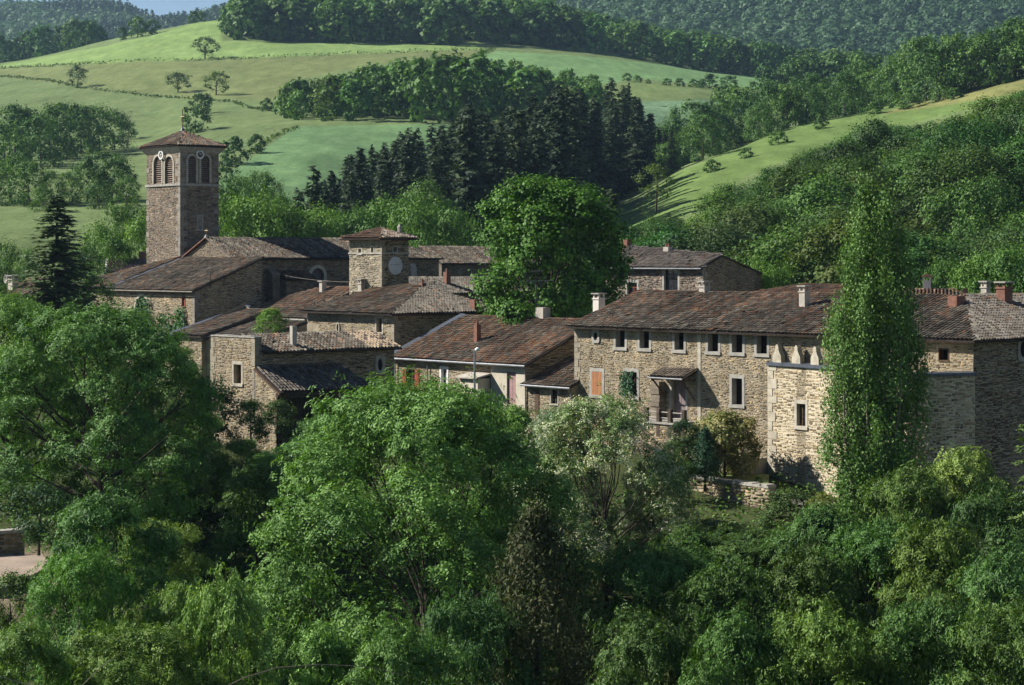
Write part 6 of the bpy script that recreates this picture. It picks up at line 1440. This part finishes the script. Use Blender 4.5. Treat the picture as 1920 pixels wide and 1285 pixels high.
hedge('field_hedge', 'thin rough hedge below the bright hilltop field', [(0,128),(200,120),(350,114),(520,108),(700,102),(800,98),(905,94)], 700, 930, 1.2, 1.3, 1)
hedge('field_hedge', 'straggling grass bank across the left meadow', [(0,143),(80,150),(150,166),(260,178),(330,184),(430,192),(500,207)], 560, 900, 1.4, .8, 2)
hedge('field_hedge', 'dark ditch hedge between the meadow and wheat field', [(558,238),(530,250),(505,264),(470,288)], 430, 560, 1.0, .9, 3)
hedge('field_hedge', 'steep bank hedge beside the track below the hilltop wood', [(925,92),(900,104),(875,118)], 700, 930, 2.2, 1.6, 4)
# dead trees
def bare_tree(name, label, pos, h, seed, spread=.3):
    rnd = random.Random(seed); mb = MB()
    def grow(p, d, l, r, dep):
        e = p + d*l; m = p.lerp(e, .5) + Vector((rnd.gauss(0, .06), rnd.gauss(0, .06), 0))*l; mb.tube([p, m, e], [r, r*.8, r*.55], 5, cap=False)
        if dep:
            for _ in range(3 if dep > 1 else 2):
                nd = (d + Vector((rnd.gauss(0, spread), rnd.gauss(0, spread), rnd.uniform(-.05, .25)))).normalized(); grow(p.lerp(e, rnd.uniform(.55, 1)), nd, l*rnd.uniform(.5, .75), r*.55, dep-1)
    grow(Vector((0, 0, -.3)), Vector((.05, 0, 1)).normalized(), h*.45, h*.018, 4)
    tag(mb.build(name, M['bark_pale'], None, pos), label, 'tree')
d = at_v(240, 268, 420, 700); bare_tree('bare_tree', 'leafless dead tree at the right end of the left hedgerow', gud(240, d), 70*d/F, 3, .45)
x, y, z = pt(1735, 525, 190); bare_tree('bare_tree', 'grey leafless tree between the wood and the terracotta roof', (x, y, z), 110*190/F, 5, .35)
# ------------------------------------------------------------------ trees in and before the village
def top_h(u, d, vt):
    x, y, z = gud(u, d); return x, y, z, (VH - (z-EYE)*F/d - vt)*d/F
MAPLE = broadleaf(501, 17.0, 5.6, 3.0, 'round', 34, .36, 22, 62, .25, .85, 'maple', .12, .34, up=.5, flat=.6, fill=.25)
x, y, z, h = top_h(1030, 150, 348); put('maple_tree', MAPLE, 'large dense bright green maple rising from the courtyard', 'tree', (x, y, z), .94, 1.0, None, h/17.0)
SPR = conifer(502, 17, 3.4, 36, 22, 9, 'spruce', .66, .03, .22, .25, .4, 2, .75, .35)
x, y, z, h = top_h(107, 166, 362); put('spruce_tree', SPR, 'tall ragged spruce left of the church', 'conifer', (x, y, z), h/17*2.0, .5, None, h/17)
# poplar: several upright plumes
def poplar(seed, H, Rr):
    rng = np.random.default_rng(seed); C, N, K = [], [], []
    mb = MB(); npl = 19
    for i in range(npl):
        q0 = i/npl; rr = Rr*.66*math.sqrt(q0); an = i*2.399 + .4; px, py = math.cos(an)*rr, math.sin(an)*rr
        top = H*(1 - .36*q0**.9 + rng.uniform(-.05, .05)*(i > 0)); z0 = H*(.02 if i < 7 else rng.uniform(.03, .22))
        mb.tube([(px*.12,py*.12,-.4 if i < 3 else z0*.5),(px*.55,py*.55,z0 + (top-z0)*.2),(px*.95,py*.95,z0 + (top-z0)*.55),(px,py,top*.98)], [.17 if i < 3 else .09,.1,.06,.015], 6)
        for q in range(int(46*(top-z0)/H)+8):
            f = rng.uniform(.0, 1)**.9; r = 1.05*min(1, .35 + f*2.2)*max(.06, 1.03-f)**.5*rng.uniform(.2, 1.1); a = rng.uniform(0, 6.28); k_ = min(1, .5 + f)
            c = np.array([px*k_ + math.cos(a)*r, py*k_ + math.sin(a)*r, z0 + f*(top-z0) + .2]); n = 130
            o_ = unit(np.array([c[0]*.6 + math.cos(a), c[1]*.6 + math.sin(a), .35])); g = rng.normal(size=(n, 3))*np.array([.22,.22,.42])
            C.append(c + g); N.append(o_*.75 + rng.normal(size=(n, 3))*.55); K.append(np.full(n, q*8+i))
    C, N, K = map(np.concatenate, (C, N, K)); V, Fi, col = leaves(rng, C, N, .115, .9, 'poplar', cidx=K*5)
    return mb.mesh('trunk', M['bark_pale']), npmesh('crown', V, Fi, [M['leaf_shiny']], col)
x, y, z, h = top_h(1638, 103, 362); put('poplar_tree', poplar(503, 16.5, 3.5), 'tall slender poplar standing before the bastion', 'tree', (x, y, z-.4), 1.0, .3, None, (h+.4)/16.5)
# foreground
WAL = broadleaf(510, 16, 7.2, .4, 'dome', 44, .30, 20, 28, .185, .44, 'walnut', .105, .26, frond=6, up=.35, flat=.65)
x, y, z, h = top_h(790, 92, 738); put('walnut_tree', WAL, 'huge rounded walnut tree filling the centre foreground', 'tree', (x, y, z), 1.0, 2.2, None, h/16)
WAL2 = broadleaf(511, 11.5, 6.0, 1.2, 'dome', 26, .30, 19, 30, .18, .44, 'walnut', .105, .36, frond=6, up=.45, flat=.5, lean=(-.5,0), fill=.05)
x, y, z, h = top_h(195, 104, 592); put('walnut_tree', WAL2, 'wide spreading walnut with dark limbs at left below the church', 'tree', (x, y, z), .95, .4, None, h/11.5)
x, y, z, h = top_h(20, 112, 572); put('walnut_tree', WAL2, 'leafy walnut cut off by the left edge of the picture', 'tree', (x, y, z), .7, 2.4, None, h/11.5)
ROB = [broadleaf(520+i, 8, 3.6, 1.0, ('dome','round','ovoid')[i % 3], 16, .33, 19, 21, .15, .44, 'robinia', .13, .15, frond=7, up=.5, flat=.5, pmix=None) for i in range(3)]
FLO = broadleaf(525, 10, 4.0, .6, 'dome', 28, .31, 16, 22, .14, .45, 'flower', .115, .17, frond=6, up=.3, flat=.7, fill=.04, pmix=[.25,.26,.2,.11,.11,.07])
BUSH = [broadleaf(530+i, 3, 1.7, .2, 'dome', 9, .42, 12, 40, .15, .6, p, .2, .07, up=.4) for i, p in enumerate(('mid', 'olive', 'darkbush', 'yellow'))]
x, y, z, h = top_h(1135, 104, 757); put('robinia_tree', FLO, 'pale robinia covered in white blossom before the long house', 'tree', (x, y, z), 1.05, .7, None, h/10)
x, y, z, h = top_h(1222, 106, 865); put('robinia_tree', FLO, 'smaller blossoming robinia at the garden wall corner', 'tree', (x, y, z), .42, 2.7, None, h/10)
x, y, z, h = top_h(1040, 107, 775); put('robinia_tree', FLO, 'blossoming robinia half behind the big walnut crown', 'tree', (x, y, z), .55, 4.0, None, h/10)
LIST = [  # u, d, v_top, width px, mesh, label
 (205,76,945,250,0,'feathery young robinia rising at lower left'),
 (150,72,1040,170,1,'bushy robinia beside the dirt road at lower left'),
 (330,72,1120,180,2,'low robinia bush at the bottom left of the dark gap'),
 (410,68,1110,200,0,'robinia sapling left of the big walnut at the bottom edge'),
 (250,66,1180,260,1,'robinia thicket in the bottom left corner'),
 (40,64,1190,220,2,'robinia at the very corner lower left'),
 (300,84,985,160,1,'yellowish robinia in shade behind the lower left saplings'),
 (560,108,845,190,0,'robinia in front of the open barn'),
 (620,112,785,130,1,'slender robinia top before the barn lean-to'),
 (455,112,830,120,2,'young robinia under the stump tower'),
 (500,104,880,200,0,'robinia between stump tower and big walnut'),
 (960,112,772,150,2,'robinia top right of the walnut summit before the cream end house'),
 (905,110,785,110,0,'robinia before the cream end house porch'),
 (1330,103,985,220,0,'robinia below the garden wall'),
 (1420,98,1000,260,1,'robinia under the rubble wall'),
 (1540,96,965,230,2,'robinia at the poplar foot on the left'),
 (1240,90,1035,270,1,'broad robinia right of the brown conifer'),
 (1380,86,1080,260,0,'robinia in the lower middle right'),
 (1520,86,1060,260,2,'robinia in the lower right centre'),
 (1650,92,990,240,1,'robinia at the poplar foot on the right'),
 (1720,96,895,220,0,'robinia climbing before the shaded bastion'),
 (1810,98,862,210,2,'tall pale robinia before the dark end wall'),
 (1880,92,930,220,1,'robinia at the right edge below the dark wall'),
 (1760,86,1010,280,2,'broad robinia in the lower right'),
 (1900,82,1060,260,0,'robinia in the lower right corner upper tier'),
 (1200,72,1180,260,0,'robinia at the bottom edge right of the brown conifer'),
 (1380,70,1180,260,2,'robinia at the bottom edge in the right half'),
 (1560,70,1160,270,1,'robinia at the bottom edge below the poplar'),
 (1740,70,1150,270,0,'robinia at the bottom edge in the lower right'),
 (1900,68,1150,250,1,'robinia in the bottom right corner'),
 (880,76,1130,200,1,'robinia at the right foot of the big walnut'),
 (740,72,1195,260,0,'robinia under the middle of the big walnut'),
 (600,74,1200,240,2,'robinia at the bottom edge under the walnut'),
 (300,122,655,150,0,'robinia before the ivy clad church front wall'),
 (95,124,600,190,1,'robinia behind the left walnut crown'),
 (350,112,760,150,2,'robinia before the foot of the stepped roof house'),
 (215,118,625,170,2,'robinia directly below the arched church window'),
 (1290,98,1000,170,2,'robinia left below the garden wall under the blossom'),
]
RT = random.Random(12)
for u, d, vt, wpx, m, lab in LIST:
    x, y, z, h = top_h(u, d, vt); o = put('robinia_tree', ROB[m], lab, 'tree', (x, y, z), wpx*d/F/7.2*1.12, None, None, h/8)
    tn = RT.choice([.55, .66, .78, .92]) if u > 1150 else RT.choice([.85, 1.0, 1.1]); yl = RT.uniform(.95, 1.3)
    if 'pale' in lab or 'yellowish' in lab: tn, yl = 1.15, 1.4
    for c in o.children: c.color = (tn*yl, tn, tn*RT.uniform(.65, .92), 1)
# brown conifer
def thuja(seed, H, Rr, pal, n=420, per=75, leaf=.2):
    rng = np.random.default_rng(seed); C, N, K = [], [], []
    for q in range(n):
        f = rng.random()**.8; a = rng.uniform(0, 6.28); r = Rr*(1-f)**.6*rng.uniform(.45, 1.2)*(1 + .28*math.sin(a*3 + f*9)); c = np.array([math.cos(a)*r, math.sin(a)*r, f*H*.97 + .3])
        g = rng.normal(size=(per, 3))*np.array([.3,.3,.38])*(1 - f*.5)*(Rr/2.7)**.5; C.append(c + g); N.append(np.array([math.cos(a), math.sin(a), .4]) + rng.normal(size=(per, 3))*.8); K.append(np.full(per, q))
    C, N, K = map(np.concatenate, (C, N, K)); V, Fi, col = leaves(rng, C, N, leaf, .3, pal, cidx=K*3, droop=.1)
    mb = MB(); mb.tube([(0,0,-.4),(0,0,H*.95)], [.06*Rr+.05, .02], 6); return mb.mesh('trunk', M['bark']), npmesh('crown', V, Fi, [M['needle']], col)
x, y, z, h = top_h(1005, 78, 962); put('thuja_tree', thuja(540, 13, 4.6, 'thuja', 560, 62, .22), 'brown olive dying thuja in the right centre foreground', 'conifer', (x, y, z), .95, .2, None, h/13)
x, y, z, h = top_h(1925, 90, 775); put('fir_tree', conifer(541, 13, 2.6, 26, 10, 9, 'olive', .42, .05, .2, .2, .4, 2, .8, .3), 'yellow green fir at the right edge before the dark wall', 'conifer', (x, y, z), 1.0, .2, None, h/13)
# garden plants
zl3 = EYE - 12.45
x, y, _ = pt(1322, 905, 114.6); put('cypress_bush', thuja(550, 2.85, .74, 'cypress', 110, 60, .15), 'dark columnar cypress standing by the garden lawn', 'bush', (x, y, zl3-.05), 1.0, 0)
PHO = broadleaf(551, 3.1, 1.7, .5, 'dome', 14, .42, 14, 56, .15, .7, 'photinia', .18, .08)
x, y, _ = pt(1360, 900, 118.4); put('photinia_bush', PHO, 'round photinia with coppery young leaves on the lawn', 'bush', (x, y, zl3-.2), 1.12, 1, None, 1.18)
x, y, _ = pt(1312, 900, 117.8); put('photinia_bush', PHO, 'second coppery photinia partly behind the cypress', 'bush', (x, y, zl3-.3), .75, 3, None, .95)
x, y, _ = pt(1283, 840, 116.6); put('camellia_bush', BUSH[2], 'dark glossy bush beside the terrace post', 'bush', (x, y, zat(835, 116.6)-.3), .5, 0, None, .55)
for u, v, d, m, s, lab in ((1262,880,115.5,1,.55,'brownish low shrub left of the cypress'),(1290,905,114.6,0,.42,'green shrub at the cypress foot'),(1422,905,114.2,0,.16,'tiny plant on the garden lawn'),(1245,905,114,0,.6,'leafy shrub under the terrace wall')):
    x, y, z = pt(u, v, d); put('garden_shrub', BUSH[m], lab, 'bush', (x, y, z-.2), s, None)
for u, v, d, m, s, lab in ((355,750,136,0,1.0,'bush at the foot of the stepped roof house'),(392,800,122,2,1.1,'dark bush left of the stump tower base'),(470,800,122,0,.8,'leafy bush below the stump tower corner'),(172,575,171.5,0,1.15,'round bush against the ivy covered wall end'),(520,790,121,1,.7,'bush before the barn posts'),(75,985,92,2,.9,'dark bush behind the roadside wall'),(1480,985,109.5,1,.9,'scrub on the rubble bank'),(1545,960,109,3,.6,'yellowish scrub at the bastion foot'),(20,1150,80,1,.8,'grassy bush on the near side of the dirt road')):
    x, y, z = pt(u, v, d); put('wild_bush', BUSH[m], lab, 'bush', (x, y, z-1.0), s, None)
# birch sapling standing on the terrace behind the stump tower
x, y, z = pt(508, 632, 141); put('birch_sapling', broadleaf(560, 3.0, 1.1, .3, 'dome', 14, .5, 14, 36, .10, .6, 'bright', .2, .05, bark='bark_pale'), 'young birch in front of the lower tile roof', 'tree', (x, y, z-1.2), 1.05, 0, None, 1.0)
# thicket filling the valley floor under the trees
def ivy_patch(name, label, H, mp, s0, s1, z0, z1, n, seed, leaf=.17, cover=None):
    rng = np.random.default_rng(seed); S = rng.uniform(s0, s1, n); t = rng.random(n)**1.15; Z = z0 + (z1-z0)*t
    k = rng.random(n) < (1.15 - t) * (.4 + .9*vnoise(S, Z, .7, seed)) if cover is None else rng.random(n) < cover
    w = np.abs((S - (s0+s1)/2)/((s1-s0)/2)); k &= (w < 1.1 - t*.55) if cover is None else k
    S, Z = S[k], Z[k]; C = mp(S, Z, rng.uniform(.04, .3, len(S))); N = mp(S, Z, np.full(len(S), 1.0)) - mp(S, Z, np.zeros(len(S))) + rng.normal(size=C.shape)*.45 + np.array([0, 0, .35])
    V, Fi, col = leaves(rng, C, N, leaf, .85, 'ivy', droop=.6)
    o = link(name, npmesh(name, V, Fi, [M['leaf']], col), None, H.o.location.copy(), getattr(H, 'rot', 0)); tag(o, label, 'ivy')
def HH(name):
    o = bpy.data.objects[name]; h = _T(); h.o = o; h.rot = o.rotation_euler.z; return h
CF = House.__new__(House); CF.k = (365-960)/F; CF.d = 173; CF.base = B0; CF.rot = -GA; CF.O = np.array([CF.k*173, 173]); CF.a = np.array([math.cos(-GA), math.sin(-GA)]); CF.b = np.array([math.sin(GA), math.cos(GA)]); CF.o = bpy.data.objects['church_front_building']
a = CF.lit(108)[0]; b = CF.lit(165)[0]; z1 = CF.lit(130, 533)[1]; ivy_patch('ivy', 'thick ivy covering the left end wall of the church front building', CF, LIT(), a, b, z1-4.5, z1, 5200, 1, .22, .95)
for u0, u1, v0, v1, sd, lab in ((246,292,555,640,2,'ivy climbing round the arched window'),(285,335,588,660,3,'ivy spreading along the lit wall right of the arched window'),(328,352,572,650,6,'ivy strand near the red slit window')):
    a, zz1 = CF.lit(u0, v0); b, zz0 = CF.lit(u1, v1); ivy_patch('ivy', lab, CF, LIT(), a, b, zz0, zz1, 2600, sd, .2)
ivy_patch('ivy', 'ivy climbing the lower corner of the bastion', bb, curve, s_of_u(1442), s_of_u(1476), bz(1450, 985), bz(1455, 880), 1500, 4, .15)
LHh = LH; a, z1 = LH.lit(1166, 696); b, z0 = LH.lit(1190, 742); ivy_patch('climbing_rose', 'white flowering climber hanging over the barred window of the long house', LH, LIT(), a, b, z0, z1, 420, 5, .15, .95)
def twig(label, pts, r, d):
    P = [Vector(pt(u, v, d)) for u, v in pts]; o0 = P[0].copy(); mb = MB(); mb.tube([p - o0 for p in P], [r*(1 - .8*i/(len(P)-1)) for i in range(len(P))], 5)
    tag(mb.build('bare_branch', M['bark_pale'], None, o0), label, 'branch')
twig('long grey leafless branch arching across the bottom left foliage', [(400,1300),(455,1272),(520,1252),(600,1246),(680,1250),(740,1262),(800,1280)], .024, 60)
twig('short bare twig rising from the lower left foliage', [(150,1290),(190,1250),(225,1225),(240,1190)], .015, 60)
# undergrowth: low leafy cover on the banks, uncountable
rng = np.random.default_rng(9); n = 42000; u = rng.uniform(-80, 2000, n); d = rng.uniform(66, 122, n); x = (u-960)/F*d
fi = np.interp(u, US, np.arange(len(US))); fj = np.interp(d, DS, np.arange(len(DS))); i0 = fi.astype(int); j0 = fj.astype(int); a_ = fi-i0; b_ = fj-j0
zz = (TZ[i0,j0]*(1-a_) + TZ[i0+1,j0]*a_)*(1-b_) + (TZ[i0,j0+1]*(1-a_) + TZ[i0+1,j0+1]*a_)*b_ + EYE
cl = vnoise(x, d, 2.2, 3); keep = ~((u < 112) & (d > 84) & (d < 98)) & ~((u > 1235) & (u < 1445) & (d > 112.5)) & ~((d > 116) & (u > 380))
z = zz + rng.random(n)**1.5*(.3 + 1.6*cl); k = keep
C = np.stack([x[k], d[k], z[k]], 1); V, Fi, col = leaves(rng, C, rng.normal(size=C.shape)*.6 + np.array([0,-.2,.8]), .25, .6, 'mid')
tag(link('undergrowth', npmesh('undergrowth', V, Fi, [M['leaf']], col)), 'tangled low green undergrowth on the banks below the trees', 'undergrowth', None, 'stuff')

# like things in one group: say which one, counted from the left of the view
same = {}
for o in COL.objects:
    if o.parent is None and 'group' in o: same.setdefault(o['label'], []).append(o)
for lab, obs in same.items():
    if 1 < len(obs) <= len(ORD):
        for i, o in enumerate(sorted(obs, key=lambda q: q.location.x/q.location.y)): o['label'] = lab + ', ' + ORD[i] + ' from the left'

# ------------------------------------------------------------------ air
mb = MB(); mb.box(-3600, 3600, -60, 4300, -40, EYE + 620)
m = bpy.data.materials.new('haze'); m.use_nodes = True; nt = m.node_tree; nt.nodes.remove(nt.nodes['Principled BSDF'])
pv = nt.nodes.new('ShaderNodeVolumePrincipled'); pv.inputs['Color'].default_value = (.48, .72, 1.0, 1); pv.inputs['Density'].default_value = .00007; pv.inputs['Anisotropy'].default_value = .2
nt.links.new(pv.outputs[0], nt.nodes['Material Output'].inputs['Volume'])
hz = mb.build('haze', m); tag(hz, 'pale bluish haze filling the valley air', 'haze', None, 'stuff')
